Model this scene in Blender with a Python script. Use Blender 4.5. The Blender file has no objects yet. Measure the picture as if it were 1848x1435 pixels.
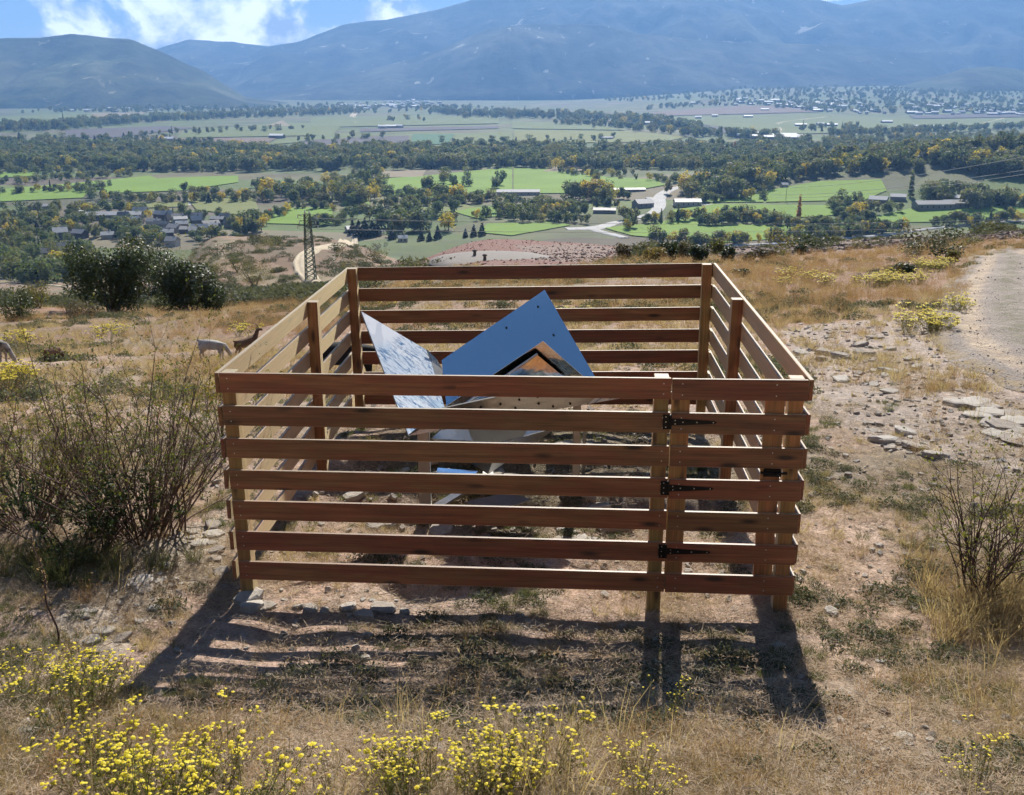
import bpy, bmesh, math, random
import numpy as np
from mathutils import Vector, Matrix
R = math.radians
sc = bpy.context.scene
C = sc.collection
# ------------------------------------------------------------------ camera
CAMZ = 3.45
W, H, F, PITCH = 1848., 1435., 1800., R(17.3)
cam = bpy.data.cameras.new('camera'); camo = bpy.data.objects.new('camera', cam); C.objects.link(camo)
camo.location = (0, 0, CAMZ); camo.rotation_euler = (R(90) - PITCH, 0, 0)
cam.sensor_fit = 'HORIZONTAL'; cam.sensor_width = 36; cam.lens = 36 * F / W
cam.clip_start = .05; cam.clip_end = 40000
sc.camera = camo
# ------------------------------------------------------------------ light
SUN_EL, SUN_AZ = R(38.5), R(8.5)          # azimuth measured from +Y towards +X
SKY_STRENGTH, SUN_STRENGTH, EXPOSURE = .05, 5.0, .95
world = bpy.data.worlds.new('World'); sc.world = world; world.use_nodes = True
wn, wl = world.node_tree.nodes, world.node_tree.links
wn.clear()
def wnode(t, **k):
    n = wn.new(t)
    for a, b in k.items(): setattr(n, a, b)
    return n
sky = wnode('ShaderNodeTexSky', sky_type='NISHITA', sun_disc=False, sun_elevation=SUN_EL, sun_rotation=SUN_AZ,
            altitude=2200, air_density=.6, dust_density=.15, ozone_density=1.6)
bg = wnode('ShaderNodeBackground'); bg.inputs['Strength'].default_value = SKY_STRENGTH
wl.new(sky.outputs[0], bg.inputs['Color'])
tc = wnode('ShaderNodeTexCoord')
def cloud_density(off):
    mp = wnode('ShaderNodeMapping'); mp.inputs['Scale'].default_value = (1, 1, 1.35); mp.inputs['Location'].default_value = off
    wl.new(tc.outputs['Generated'], mp.inputs['Vector'])
    n = wnode('ShaderNodeTexNoise', noise_dimensions='3D')
    n.inputs['Scale'].default_value = 12; n.inputs['Detail'].default_value = 11; n.inputs['Roughness'].default_value = .6
    n.inputs['Distortion'].default_value = .25
    wl.new(mp.outputs[0], n.inputs['Vector']); return n.outputs['Fac']
def wmath(op, a, b=None, clamp=False):
    n = wnode('ShaderNodeMath', operation=op, use_clamp=clamp)
    for i, v in enumerate((a, b)):
        if v is None: continue
        if hasattr(v, 'is_output'): wl.new(v, n.inputs[i])
        else: n.inputs[i].default_value = v
    return n.outputs[0]
sep = wnode('ShaderNodeSeparateXYZ'); wl.new(tc.outputs['Generated'], sep.inputs[0])
elev = sep.outputs['Z']
d0 = cloud_density((1.7, 2.9, .3)); d1 = cloud_density((1.703, 2.914, .272))
# threshold rises with height above the horizon: cumulus pile up low, thin out overhead
thr = wmath('ADD', .35, wmath('MULTIPLY', wmath('MINIMUM', wmath('MAXIMUM', elev, 0.), .25), 1.15))
mask = wmath('MULTIPLY', wmath('SUBTRACT', d0, thr), 11., True)
lit = wmath('ADD', .60, wmath('MULTIPLY', wmath('SUBTRACT', d0, d1), 5.), False)
thick = wmath('MULTIPLY', wmath('SUBTRACT', d0, thr), 3.2, True)
litc = wmath('SUBTRACT', lit, wmath('MULTIPLY', thick, .55), True)
ramp = wnode('ShaderNodeValToRGB'); wl.new(litc, ramp.inputs[0])
ramp.color_ramp.elements[0].color = (.24, .29, .40, 1); ramp.color_ramp.elements[1].color = (.98, .98, .98, 1)
ramp.color_ramp.elements[1].position = .72
cbg = wnode('ShaderNodeBackground'); cbg.inputs['Strength'].default_value = 1.25; wl.new(ramp.outputs[0], cbg.inputs['Color'])
mx = wnode('ShaderNodeMixShader'); wl.new(mask, mx.inputs[0]); wl.new(bg.outputs[0], mx.inputs[1]); wl.new(cbg.outputs[0], mx.inputs[2])
wo = wnode('ShaderNodeOutputWorld'); wl.new(mx.outputs[0], wo.inputs['Surface'])
sun = bpy.data.lights.new('sun', 'SUN'); suno = bpy.data.objects.new('sun', sun); C.objects.link(suno)
sun.energy = SUN_STRENGTH; sun.angle = R(.53); sun.color = (1, .95, .86)
sdir = Vector((math.sin(SUN_AZ) * math.cos(SUN_EL), math.cos(SUN_AZ) * math.cos(SUN_EL), math.sin(SUN_EL)))
suno.rotation_euler = sdir.to_track_quat('Z', 'Y').to_euler(); suno.location = sdir * 50
sc.view_settings.view_transform = 'Standard'; sc.view_settings.look = 'None'; sc.view_settings.gamma = 1
sc.view_settings.exposure = EXPOSURE; sc.view_settings.use_curve_mapping = False
sc.cycles.use_denoising = True; sc.cycles.max_bounces = 4; sc.cycles.diffuse_bounces = 2; sc.cycles.glossy_bounces = 2
sc.cycles.transmission_bounces = 3; sc.cycles.volume_bounces = 0; sc.cycles.transparent_max_bounces = 6
sc.cycles.use_adaptive_sampling = True; sc.cycles.adaptive_threshold = .03
# ------------------------------------------------------------------ picture geometry helpers
CT, ST = math.cos(PITCH), math.sin(PITCH)
def px_dir(u, v):
    dx = (np.asarray(u, float) - W / 2) / F; dy = (np.asarray(v, float) - H / 2) / F
    y = CT - dy * ST; z = -ST - dy * CT
    return dx / y, z / y                       # X/Y and Z/Y of the ray
def at_depth(u, v, Y):
    a, b = px_dir(u, v); return Vector((float(a) * Y, Y, CAMZ + float(b) * Y))
def project(x, y, z):
    zc = z - CAMZ
    fw = y * CT - zc * ST; up = y * ST + zc * CT
    fw = np.where(np.abs(fw) < 1e-6, 1e-6, fw)
    return W / 2 + F * x / fw, H / 2 - F * up / fw
def inpoly(u, v, poly):
    u = np.asarray(u, float); v = np.asarray(v, float); ins = np.zeros(u.shape, bool); n = len(poly)
    for i in range(n):
        x1, y1 = poly[i]; x2, y2 = poly[(i + 1) % n]
        if y1 == y2: continue
        c = ((y1 > v) != (y2 > v)) & (u < (x2 - x1) * (v - y1) / (y2 - y1) + x1)
        ins ^= c
    return ins
# ------------------------------------------------------------------ noise
def _hash(ix, iy, seed):
    h = (ix.astype(np.int64) * 374761393 + iy.astype(np.int64) * 668265263 + seed * 974634777) & 0xffffffff
    h = ((h ^ (h >> 13)) * 1274126177) & 0xffffffff
    return ((h ^ (h >> 16)) & 0xffff) / 65535.
def vnoise(x, y, seed=0):
    x = np.asarray(x, float); y = np.asarray(y, float)
    ix = np.floor(x); iy = np.floor(y); fx = x - ix; fy = y - iy
    fx = fx * fx * (3 - 2 * fx); fy = fy * fy * (3 - 2 * fy)
    a = _hash(ix, iy, seed); b = _hash(ix + 1, iy, seed); c = _hash(ix, iy + 1, seed); d = _hash(ix + 1, iy + 1, seed)
    return (a + (b - a) * fx) * (1 - fy) + (c + (d - c) * fx) * fy
def fbm(x, y, seed=0, oct=4, gain=.5):
    s = 0; a = 1; t = 0
    for i in range(oct):
        s = s + a * vnoise(np.asarray(x) * 2 ** i, np.asarray(y) * 2 ** i, seed + i * 17); t += a; a *= gain
    return s / t
def smooth(a, b, x): t = np.clip((x - a) / (b - a), 0, 1); return t * t * (3 - 2 * t)
# ------------------------------------------------------------------ terrain height
_T = np.array([-.52, -.38, -.29, -.203, -.013, .21, .405, .516])
_common = [(-400, 130), (0, 1.72), (3, .72), (5.3, .02), (6.5, -.03), (11, -.12)]
_P = [
 [(18, -1.5), (24, -2.9), (48, -7.1), (100, -17), (160, -34), (400, -77), (650, -96.6)],
 [(18, -1.5), (24, -2.9), (48, -7.1), (100, -17), (160, -31), (400, -77), (650, -96.6)],
 [(18, -1.5), (24, -2.8), (48, -7.0), (100, -16.9), (160, -28.3), (200, -28.9), (250, -31.5), (290, -38), (450, -77), (650, -96.6)],
 [(18, -1.4), (24, -2.5), (48, -6.8), (100, -16.7), (160, -27.3), (200, -28.2), (250, -31), (300, -42), (500, -82), (650, -96.6)],
 [(18, -1.2), (24, -2.0), (40, -4.0), (60, -6.7), (75, -8.5), (100, -10.8), (130, -19), (300, -57), (600, -96.6)],
 [(18, -1.1), (24, -1.8), (40, -3.6), (60, -6.3), (85, -9.5), (112, -16), (300, -57), (600, -96.6)],
 [(18, -.9), (24, -1.5), (40, -3.3), (60, -5.8), (90, -9.5), (118, -16), (300, -57), (600, -96.6)],
 [(18, -.8), (24, -1.4), (40, -3.0), (60, -5.2), (90, -8.7), (118, -16), (300, -57), (600, -96.6)]]
def _prof(Y):
    return np.stack([np.interp(Y, [p[0] for p in _common + q], [p[1] for p in _common + q]) for q in _P])
FLOOR = -96.6
def height(x, y, fine=True):
    x = np.asarray(x, float); y = np.asarray(y, float)
    sh = x.shape; x = x.ravel(); y = y.ravel()
    t = np.clip(x / np.maximum(y, 8.), -.52, .516)
    k = .07
    A = (_prof(y) * 2 + _prof(y * (1 - k)) + _prof(y * (1 + k))) / 4
    i = np.clip(np.searchsorted(_T, t) - 1, 0, len(_T) - 2)
    f = (t - _T[i]) / (_T[i + 1] - _T[i]); f = np.clip(f, 0, 1); f = f * f * (3 - 2 * f)
    j = np.arange(len(x)); z = A[i, j] * (1 - f) + A[i + 1, j] * f
    far = smooth(500, 900, y)
    # right-hand wooded knoll, river terrace and foothills
    z = z + 40 * np.exp(-((x - 560) / 330) ** 2 - ((y - 1020) / 190) ** 2) * smooth(300, 700, y)
    z = z + smooth(3000, 7500, y) * (18 + 95 * smooth(.02, .3, x / np.maximum(y, 1))) + far * 3 * (fbm(x / 400, y / 400, 5) - .5)
    z = z + smooth(4200, 6500, y) * 30 * (fbm(x / 600, y / 600, 9) - .5) * smooth(.0, .2, x / np.maximum(y, 1))
    if fine:
        near = 1 - smooth(60, 260, y)
        amp = np.clip((np.abs(y) - 9) / 30, 0, 1)
        z = z + near * (.9 * amp * (fbm(x / 13, y / 13, 21, 3) - .5) + (1 - smooth(25, 80, y)) * ((.16 + .1 * amp) * (fbm(x / 1.7, y / 1.7, 33, 3) - .5)
                        + .05 * (fbm(x / .3, y / .3, 41, 2) - .5)))
        z = z + (1 - near) * (1 - far) * 5 * (fbm(x / 60, y / 60, 55) - .5)
        # little cut steps in the ground inside the enclosure
        ins = smooth(-2.2, -1.6, x) * (1 - smooth(1.6, 2.2, x)) * smooth(7.2, 7.5, y) * (1 - smooth(9.9, 10.3, y))
        w = .35 * (fbm(x / .8, y / 3, 77, 3) - .5)
        z = z + ins * (.11 * smooth(8.2, 8.26, y + w) + .13 * smooth(9.0, 9.05, y - w) - .12)
        # dark bank beside the tank
    return z.reshape(sh)
_YS = np.geomspace(2.2, 9000, 900)
def ground(u, v):
    """first point of the terrain seen through picture position u, v"""
    a, b = px_dir(u, v); a = np.atleast_1d(a); b = np.atleast_1d(b)
    out = np.zeros((len(a), 3))
    for i in range(len(a)):
        zz = CAMZ + b[i] * _YS; hh = height(a[i] * _YS, _YS, False)
        k = np.argmax(zz < hh)
        if zz[k] >= hh[k]: k = len(_YS) - 1
        if k > 0:
            e0 = zz[k - 1] - hh[k - 1]; e1 = zz[k] - hh[k]; f = e0 / (e0 - e1) if e0 != e1 else 0
            Y = _YS[k - 1] + (_YS[k] - _YS[k - 1]) * min(max(f, 0), 1)
        else: Y = _YS[0]
        out[i] = (a[i] * Y, Y, 0)
    out[:, 2] = height(out[:, 0], out[:, 1])
    return out
# ------------------------------------------------------------------ object helpers
def tag(o, label=None, cat=None, group=None, kind=None):
    if label: o['label'] = label
    if cat: o['category'] = cat
    if group: o['group'] = group
    if kind: o['kind'] = kind
    return o
def mesh_np(name, verts, faces, mats=(), smooth_=False, mat_idx=None):
    me = bpy.data.meshes.new(name)
    verts = np.asarray(verts, np.float32).reshape(-1, 3)
    if isinstance(faces, np.ndarray) and faces.ndim == 2:
        n, k = faces.shape
        me.vertices.add(len(verts)); me.vertices.foreach_set('co', verts.ravel())
        me.loops.add(n * k); me.loops.foreach_set('vertex_index', faces.ravel().astype(np.int32))
        me.polygons.add(n); me.polygons.foreach_set('loop_start', np.arange(0, n * k, k, dtype=np.int32))
        try: me.polygons.foreach_set('loop_total', np.full(n, k, np.int32))
        except Exception: pass
        me.update(calc_edges=True); me.validate()
    else:
        me.from_pydata([tuple(map(float, v)) for v in verts], [], [tuple(map(int, f)) for f in faces]); me.update()
    for m in mats: me.materials.append(m)
    if mat_idx is not None: me.polygons.foreach_set('material_index', np.asarray(mat_idx, np.int32))
    if smooth_: me.polygons.foreach_set('use_smooth', np.ones(len(me.polygons), bool))
    return me
def face_attr(me, name, vals):
    a = me.attributes.new(name, 'FLOAT', 'FACE'); a.data.foreach_set('value', np.asarray(vals, np.float32))
def link(name, me, parent=None, M=None):
    o = bpy.data.objects.new(name, me); C.objects.link(o)
    if parent is not None:
        o.parent = parent
        if M is not None: o.matrix_local = _inv(parent) @ M
    elif M is not None: o.matrix_world = M
    return o
_wm = {}
def _inv(p):
    return _wm.get(p.name, Matrix.Identity(4)).inverted()
def empty(name, loc, rz=0, s=1):
    o = bpy.data.objects.new(name, None); C.objects.link(o)
    o.location = loc; o.rotation_euler = (0, 0, rz); o.scale = (s, s, s); o.empty_display_size = .2
    _wm[o.name] = Matrix.LocRotScale(Vector(loc), Matrix.Rotation(rz, 3, 'Z').to_quaternion(), Vector((s, s, s)))
    return o
def box_mesh(name, lx, ly, lz, mats, bev=.003):
    bm = bmesh.new(); bmesh.ops.create_cube(bm, size=1)
    bmesh.ops.scale(bm, vec=(lx, ly, lz), verts=bm.verts)
    if bev: bmesh.ops.bevel(bm, geom=bm.edges, offset=bev, segments=1, affect='EDGES', clamp_overlap=True)
    me = bpy.data.meshes.new(name); bm.to_mesh(me); bm.free()
    for m in mats: me.materials.append(m)
    return me
def tubes(segs, sides=4):
    """segs: (p, q, rp, rq) arrays -> verts, quad faces"""
    P = np.array([s[0] for s in segs], float); Q = np.array([s[1] for s in segs], float)
    rp = np.array([s[2] for s in segs], float); rq = np.array([s[3] for s in segs], float)
    d = Q - P; L = np.linalg.norm(d, axis=1, keepdims=True); d = d / np.maximum(L, 1e-9)
    ref = np.where(np.abs(d[:, 2:3]) > .9, np.array([[1., 0, 0]]), np.array([[0, 0, 1.]]))
    a = np.cross(d, ref); a /= np.linalg.norm(a, axis=1, keepdims=True); b = np.cross(d, a)
    V = []
    for (O, r) in ((P, rp), (Q, rq)):
        for k in range(sides):
            th = 2 * math.pi * k / sides
            V.append(O + (a * math.cos(th) + b * math.sin(th)) * r[:, None])
    V = np.stack(V, 1)                                   # n, 2*sides, 3
    base = (np.arange(len(P)) * 2 * sides)[:, None]
    Fs = []
    for k in range(sides):
        k2 = (k + 1) % sides
        Fs.append(base + np.array([[k, k2, sides + k2, sides + k]]))
    return V.reshape(-1, 3), np.concatenate(Fs, 0)
def merge(parts):
    V = []; Fq = []; n = 0
    for v, f in parts:
        V.append(np.asarray(v, float).reshape(-1, 3)); Fq.append(np.asarray(f) + n); n += len(V[-1])
    return np.concatenate(V), np.concatenate(Fq)
# ------------------------------------------------------------------ materials
class M:
    def __init__(s, name):
        s.m = bpy.data.materials.new(name); s.m.use_nodes = True; s.t = s.m.node_tree; s.t.nodes.clear()
    def n(s, typ, ins=None, **k):
        n = s.t.nodes.new(typ)
        for a, b in k.items(): setattr(n, a, b)
        for a, b in (ins or {}).items(): s.put(n.inputs[a], b)
        return n
    def put(s, sock, v):
        if hasattr(v, 'is_output'): s.t.links.new(v, sock)
        else:
            if isinstance(v, tuple) and len(v) == 3 and sock.type == 'RGBA': v = (*v, 1)
            sock.default_value = v
    def coord(s, which='Object', scale=(1, 1, 1), loc=(0, 0, 0), add=None):
        c = s.n('ShaderNodeTexCoord').outputs[which]
        if add is not None:
            c = s.n('ShaderNodeVectorMath', {0: c, 1: add}, operation='ADD').outputs[0]
        return s.n('ShaderNodeMapping', {'Vector': c, 'Scale': scale, 'Location': loc}).outputs[0]
    def noise(s, vec, scale, detail=4, rough=.55, dist=0):
        return s.n('ShaderNodeTexNoise', {'Vector': vec, 'Scale': scale, 'Detail': detail, 'Roughness': rough, 'Distortion': dist}).outputs['Fac']
    def vor(s, vec, scale, out='Distance', feature='F1', rnd=1.):
        return s.n('ShaderNodeTexVoronoi', {'Vector': vec, 'Scale': scale, 'Randomness': rnd}, feature=feature).outputs[out]
    def ramp(s, fac, stops):
        r = s.n('ShaderNodeValToRGB', {0: fac}); e = r.color_ramp.elements
        while len(e) < len(stops): e.new(.5)
        for i, (p, c) in enumerate(stops):
            e[i].position = p; e[i].color = (*c, 1) if isinstance(c, tuple) else (c, c, c, 1)
        return r.outputs[0]
    def mix(s, fac, a, b, blend='MIX'):
        n = s.n('ShaderNodeMix', data_type='RGBA', blend_type=blend)
        s.put(n.inputs[0], fac); s.put(n.inputs[6], a); s.put(n.inputs[7], b); return n.outputs[2]
    def math(s, op, a, b=0., clamp=False):
        return s.n('ShaderNodeMath', {0: a, 1: b}, operation=op, use_clamp=clamp).outputs[0]
    def attr(s, name, out='Fac', typ='GEOMETRY'):
        return s.n('ShaderNodeAttribute', attribute_name=name, attribute_type=typ).outputs[out]
    def rand(s): return s.n('ShaderNodeObjectInfo').outputs['Random']
    def bump(s, h, strength=.5, dist=.02):
        return s.n('ShaderNodeBump', {'Height': h, 'Strength': strength, 'Distance': dist}).outputs[0]
    def bsdf(s, col, rough=.7, metal=0, normal=None, spec=.5, transl=None, tfac=.35):
        ins = {'Base Color': col, 'Roughness': rough, 'Metallic': metal, 'Specular IOR Level': spec}
        if normal is not None: ins['Normal'] = normal
        b = s.n('ShaderNodeBsdfPrincipled', ins).outputs[0]
        if transl is not None:
            t = s.n('ShaderNodeBsdfTranslucent', {'Color': transl}).outputs[0]
            mxx = s.n('ShaderNodeMixShader'); s.put(mxx.inputs[0], tfac); s.put(mxx.inputs[1], b); s.put(mxx.inputs[2], t); b = mxx.outputs[0]
        o = s.n('ShaderNodeOutputMaterial'); s.t.links.new(b, o.inputs['Surface']); return s.m
def leaf_mat(name, cols, tl=1.5, tfac=.4, rough=.6):
    """foliage: one hue per plant (object random) and one per leaf (attribute lv)"""
    m = M(name); n = len(cols)
    f = m.math('ADD', m.math('MULTIPLY', m.rand(), .62), m.math('MULTIPLY', m.attr('lv'), .38))
    c = m.ramp(f, [(i / max(n - 1, 1), cc) for i, cc in enumerate(cols)])
    t = m.mix(1., c, (tl, tl * 1.05, tl * .7), 'MULTIPLY')
    return m.bsdf(c, rough, spec=.25, transl=t, tfac=tfac)
def plain(name, col, rough=.7, metal=0, var=.12, scale=8, bump=0):
    m = M(name); v = m.coord('Object'); nz = m.noise(v, scale, 5)
    lo = tuple(c * (1 - var) for c in col); hi = tuple(min(1, c * (1 + var)) for c in col)
    c = m.ramp(nz, [(.3, lo), (.7, hi)])
    return m.bsdf(c, rough, metal, m.bump(nz, bump, .02) if bump else None)
# ================================================================== TERRAIN
ZONE = {
 'track': [(2300, 440), (1848, 452), (1772, 466), (1748, 520), (1712, 580), (1704, 620), (1740, 668), (1800, 705), (1900, 740), (2400, 800)],
 'stony': [(1410, 590), (1560, 575), (1720, 560), (1700, 620), (1848, 720), (1848, 860), (1600, 810), (1470, 740)],
 'shade': [(420, 1070), (1440, 1090), (1520, 1320), (1000, 1310), (180, 1290)],
 'bare':  [(1440, 900), (1600, 930), (1680, 1120), (1640, 1230), (1500, 1210), (1430, 1100)],
 'redmeadow': [(1290, 478), (1400, 455), (2100, 400), (2000, 440), (1765, 466), (1735, 530), (1640, 520), (1440, 590), (1330, 530)],
 'mound': [(700, 480), (760, 446), (850, 428), (1120, 428), (1210, 446), (1150, 462), (1060, 476), (980, 480)],
 'moundpale': [(930, 442), (1060, 440), (1140, 452), (1080, 474), (960, 470)],
 'bank': [(1180, 452), (1450, 440), (1700, 424), (2100, 400), (2100, 418), (1700, 440), (1480, 456), (1330, 468)],
 'pathstone_l': [(130, 1050), (300, 960), (400, 930), (420, 1040), (330, 1060), (180, 1200), (60, 1260), (60, 1180)],
 'knoll': [(400, 470), (440, 436), (520, 414), (640, 420), (700, 440), (640, 470), (560, 500), (480, 470)],
}
def build_terrain():
    azf = np.concatenate([np.arange(-80, -36, 1.6), np.arange(-36, 36.01, .2), np.arange(37.6, 80.1, 1.6)])
    rr = np.concatenate([[.6, 1., 1.4, 1.8], np.geomspace(2.2, 9500, 560)])
    az = np.radians(azf)[:, None]; r = rr[None, :]
    X = (np.sin(az) * r); Y = (np.cos(az) * r)
    na, nr = X.shape
    idx = np.arange(na * nr).reshape(na, nr)
    fa = np.stack([idx[:-1, :-1], idx[1:, :-1], idx[1:, 1:], idx[:-1, 1:]], -1).reshape(-1, 4)[:, ::-1]
    # the slope behind the viewer
    azb = np.radians(np.arange(80, 280.1, 5)); rb = np.concatenate([[.6, 1.4, 2.4], np.geomspace(4, 380, 40)])
    Xb = np.sin(azb)[:, None] * rb[None]; Yb = np.cos(azb)[:, None] * rb[None]
    ib = np.arange(Xb.size).reshape(Xb.shape) + X.size
    fb = np.stack([ib[:-1, :-1], ib[1:, :-1], ib[1:, 1:], ib[:-1, 1:]], -1).reshape(-1, 4)[:, ::-1]
    x = np.concatenate([X.ravel(), Xb.ravel()]); y = np.concatenate([Y.ravel(), Yb.ravel()])
    z = height(x, y)
    u, v = project(x, y, z); v = np.where(y < 1.5, 5000, v)
    n1 = fbm(x / 2.3, y / 2.3, 3, 4); n2 = fbm(x / 9, y / 9, 8, 4); n3 = fbm(x / .5, y / .5, 13, 3)
    ju = u + 40 * (n1 - .5) * np.clip(12 / np.maximum(y, 1), .15, 2); jv = v + 26 * (n2 - .5) * np.clip(12 / np.maximum(y, 1), .1, 2)
    def m3(a, b, t): return a + (b - a) * t[:, None]
    c = lambda *k: np.array(k)[None, :]
    col = m3(c(.43, .305, .24) + 0 * x[:, None], c(.30, .22, .155), smooth(.42, .6, n1))
    col = m3(col, c(.115, .11, .06), smooth(.5, .68, n2) * .8)
    col = m3(col, c(.36, .32, .27), smooth(.56, .72, n3) * .35)
    stone = np.full(len(x), .35)
    def paint(zone, cc, st=None, amt=1.):
        nonlocal col, stone
        k = inpoly(ju, jv, ZONE[zone]) * amt
        col = m3(col, c(*cc), np.asarray(k, float))
        if st is not None: stone = stone + (st - stone) * (k > .5)
    # hillside below: brown scrub
    hs = smooth(14, 30, y) * (1 - smooth(320, 600, y))
    hc = m3(c(.26, .17, .115) + 0 * x[:, None], c(.16, .14, .075), smooth(.4, .65, n2))
    hc = m3(hc, c(.36, .265, .18), smooth(.5, .7, n1) * .6)
    hc = m3(hc, c(.29, .155, .10), smooth(.52, .66, fbm(x / 17, y / 17, 61, 3)) * .6)
    col = m3(col, hc, hs)
    paint('redmeadow', (.28, .17, .115), .1, .75); paint('stony', (.40, .33, .285), 1., .75); paint('bare', (.50, .365, .285), .3, .8)
    paint('pathstone_l', (.46, .41, .34), .8, .6); paint('mound', (.20, .092, .078), 1., .92); paint('moundpale', (.25, .21, .185), 1., .55)
    paint('bank', (.17, .115, .095), 1., .8); paint('knoll', (.15, .10, .065), .1, .7)
    near = 1 - smooth(330, 640, y)
    me = mesh_np('ground', np.stack([x, y, z], 1), np.concatenate([fa, fb]), [], True)
    a = me.color_attributes.new('gcol', 'FLOAT_COLOR', 'POINT')
    rgba = np.concatenate([np.clip(col, 0, 1), near[:, None]], 1).astype(np.float32); a.data.foreach_set('color', rgba.ravel())
    b = me.attributes.new('gstone', 'FLOAT', 'POINT'); b.data.foreach_set('value', stone.astype(np.float32))
    b = me.attributes.new('gnear', 'FLOAT', 'POINT'); b.data.foreach_set('value', near.astype(np.float32))
    m = M('ground_soil_and_pasture'); P = m.coord('Object')
    gc = m.attr('gcol', 'Color'); gs = m.attr('gstone'); gn = m.attr('gnear')
    f1 = m.noise(P, 9, 6, .65); f2 = m.noise(P, 48, 5, .7); f3 = m.noise(P, 1.1, 5)
    vd = m.n('ShaderNodeTexVoronoi', {'Vector': P, 'Scale': 26., 'Randomness': 1.}, feature='F1')
    vb = m.n('ShaderNodeTexVoronoi', {'Vector': P, 'Scale': 9., 'Randomness': 1.}, feature='F1')
    peb = m.math('MULTIPLY', m.ramp(vd.outputs['Distance'], [(.28, 1.), (.42, 0.)]), m.math('GREATER_THAN', m.n('ShaderNodeSeparateColor', {0: vd.outputs['Color']}).outputs[0], .62))
    big = m.math('MULTIPLY', m.ramp(vb.outputs['Distance'], [(.3, 1.), (.4, 0.)]), m.math('GREATER_THAN', m.n('ShaderNodeSeparateColor', {0: vb.outputs['Color']}).outputs[0], .8))
    pebs = m.math('MULTIPLY', m.math('MAXIMUM', peb, big), gs, True)
    near_c = m.mix(1., gc, m.ramp(f1, [(.25, (.42, .40, .38)), (.5, (.95, .95, .95)), (.75, (1.5, 1.46, 1.4))]), 'MULTIPLY')
    near_c = m.mix(1., near_c, m.ramp(f2, [(.3, (.55, .53, .5)), (.55, (1., 1., 1.)), (.75, (1.4, 1.37, 1.32))]), 'MULTIPLY')
    near_c = m.mix(pebs, near_c, m.ramp(m.n('ShaderNodeSeparateColor', {0: vd.outputs['Color']}).outputs[1], [(0, (.20, .16, .13)), (.6, (.36, .31, .26)), (1., (.48, .45, .41))]))
    # valley: patchwork pasture
    Q = m.n('ShaderNodeMapping', {'Vector': m.n('ShaderNodeTexCoord').outputs['Object'], 'Scale': (1 / 170, 1 / 110, 0.), 'Rotation': (0, 0, .35)}).outputs[0]
    vc = m.n('ShaderNodeTexVoronoi', {'Vector': Q, 'Scale': 1., 'Randomness': .8}, feature='F1', distance='CHEBYCHEV')
    fr = m.n('ShaderNodeSeparateColor', {0: vc.outputs['Color']}).outputs[0]
    fc = m.ramp(fr, [(0, (.085, .125, .035)), (.25, (.12, .155, .045)), (.45, (.10, .125, .042)), (.62, (.15, .14, .07)), (.75, (.115, .09, .065)), (.85, (.08, .12, .036)), (1, (.19, .155, .10))])
    fc = m.mix(1., fc, m.ramp(m.noise(P, .012, 6, .6), [(.3, (.65, .65, .65)), (.7, (1.25, 1.25, 1.25))]), 'MULTIPLY')
    colr = m.mix(gn, fc, near_c)
    hgt = m.math('ADD', m.math('MULTIPLY', f2, .5), m.math('ADD', m.math('MULTIPLY', f1, .8), m.math('MULTIPLY', pebs, .5)))
    mm = m.bsdf(colr, .9, 0, m.bump(hgt, .8, .03), .2)
    me.materials.append(mm)
    o = link('ground', me); tag(o, kind='structure'); return o
build_terrain()
# ------------------------------------------------------------------ sheets on the ground
def ribbon(name, px, width, mat, lift=.05, world=None, n=60, kind='structure', wpx=None):
    """a road or track laid over the terrain along picture positions px (or world xy)"""
    if world is None:
        g = ground([p[0] for p in px], [p[1] for p in px]); pts = g[:, :2]
    else: pts = np.array(world, float)
    t = np.concatenate([[0], np.cumsum(np.linalg.norm(np.diff(pts, axis=0), axis=1))])
    # Catmull-Rom through the points
    s = np.linspace(0, len(pts) - 1, n); i = np.clip(np.floor(s).astype(int), 0, len(pts) - 2); f = (s - i)[:, None]
    p0 = pts[np.maximum(i - 1, 0)]; p1 = pts[i]; p2 = pts[i + 1]; p3 = pts[np.minimum(i + 2, len(pts) - 1)]
    c = .5 * (2 * p1 + (p2 - p0) * f + (2 * p0 - 5 * p1 + 4 * p2 - p3) * f ** 2 + (3 * p1 - p0 - 3 * p2 + p3) * f ** 3)
    d = np.gradient(c, axis=0); d /= np.maximum(np.linalg.norm(d, axis=1, keepdims=True), 1e-6)
    nn = np.stack([-d[:, 1], d[:, 0]], 1)
    K = 13; wv = np.linspace(-.5, .5, K)
    wd = np.full(n, width) if np.isscalar(width) else np.interp(np.linspace(0, 1, n), np.linspace(0, 1, len(width)), width)
    xy = c[:, None, :] + nn[:, None, :] * (wv[None, :, None] * wd[:, None, None])
    xy += (vnoise(xy[..., 0] * 1.3, xy[..., 1] * 1.3, 4)[..., None] - .5) * (.12 * wd[:, None, None]) * (np.abs(wv)[None, :, None] > .45)
    z = height(xy[..., 0], xy[..., 1]) + lift * (1 - .9 * (np.abs(wv) > .45) - .55 * np.exp(-((np.abs(wv) - .25) / .07) ** 2))[None, :]
    V = np.concatenate([xy, z[..., None]], -1).reshape(-1, 3)
    I = np.arange(n * K).reshape(n, K)
    Fq = np.stack([I[:-1, :-1], I[1:, :-1], I[1:, 1:], I[:-1, 1:]], -1).reshape(-1, 4)
    nz = np.cross(V[Fq[0, 1]] - V[Fq[0, 0]], V[Fq[0, 2]] - V[Fq[0, 0]])[2]
    if nz < 0: Fq = Fq[:, ::-1]
    me = mesh_np(name, V, Fq, [mat], True); at = me.attributes.new('across', 'FLOAT', 'POINT'); at.data.foreach_set('value', np.tile(wv, n).astype(np.float32))
    o = link(name, me); tag(o, kind=kind); return o
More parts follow.
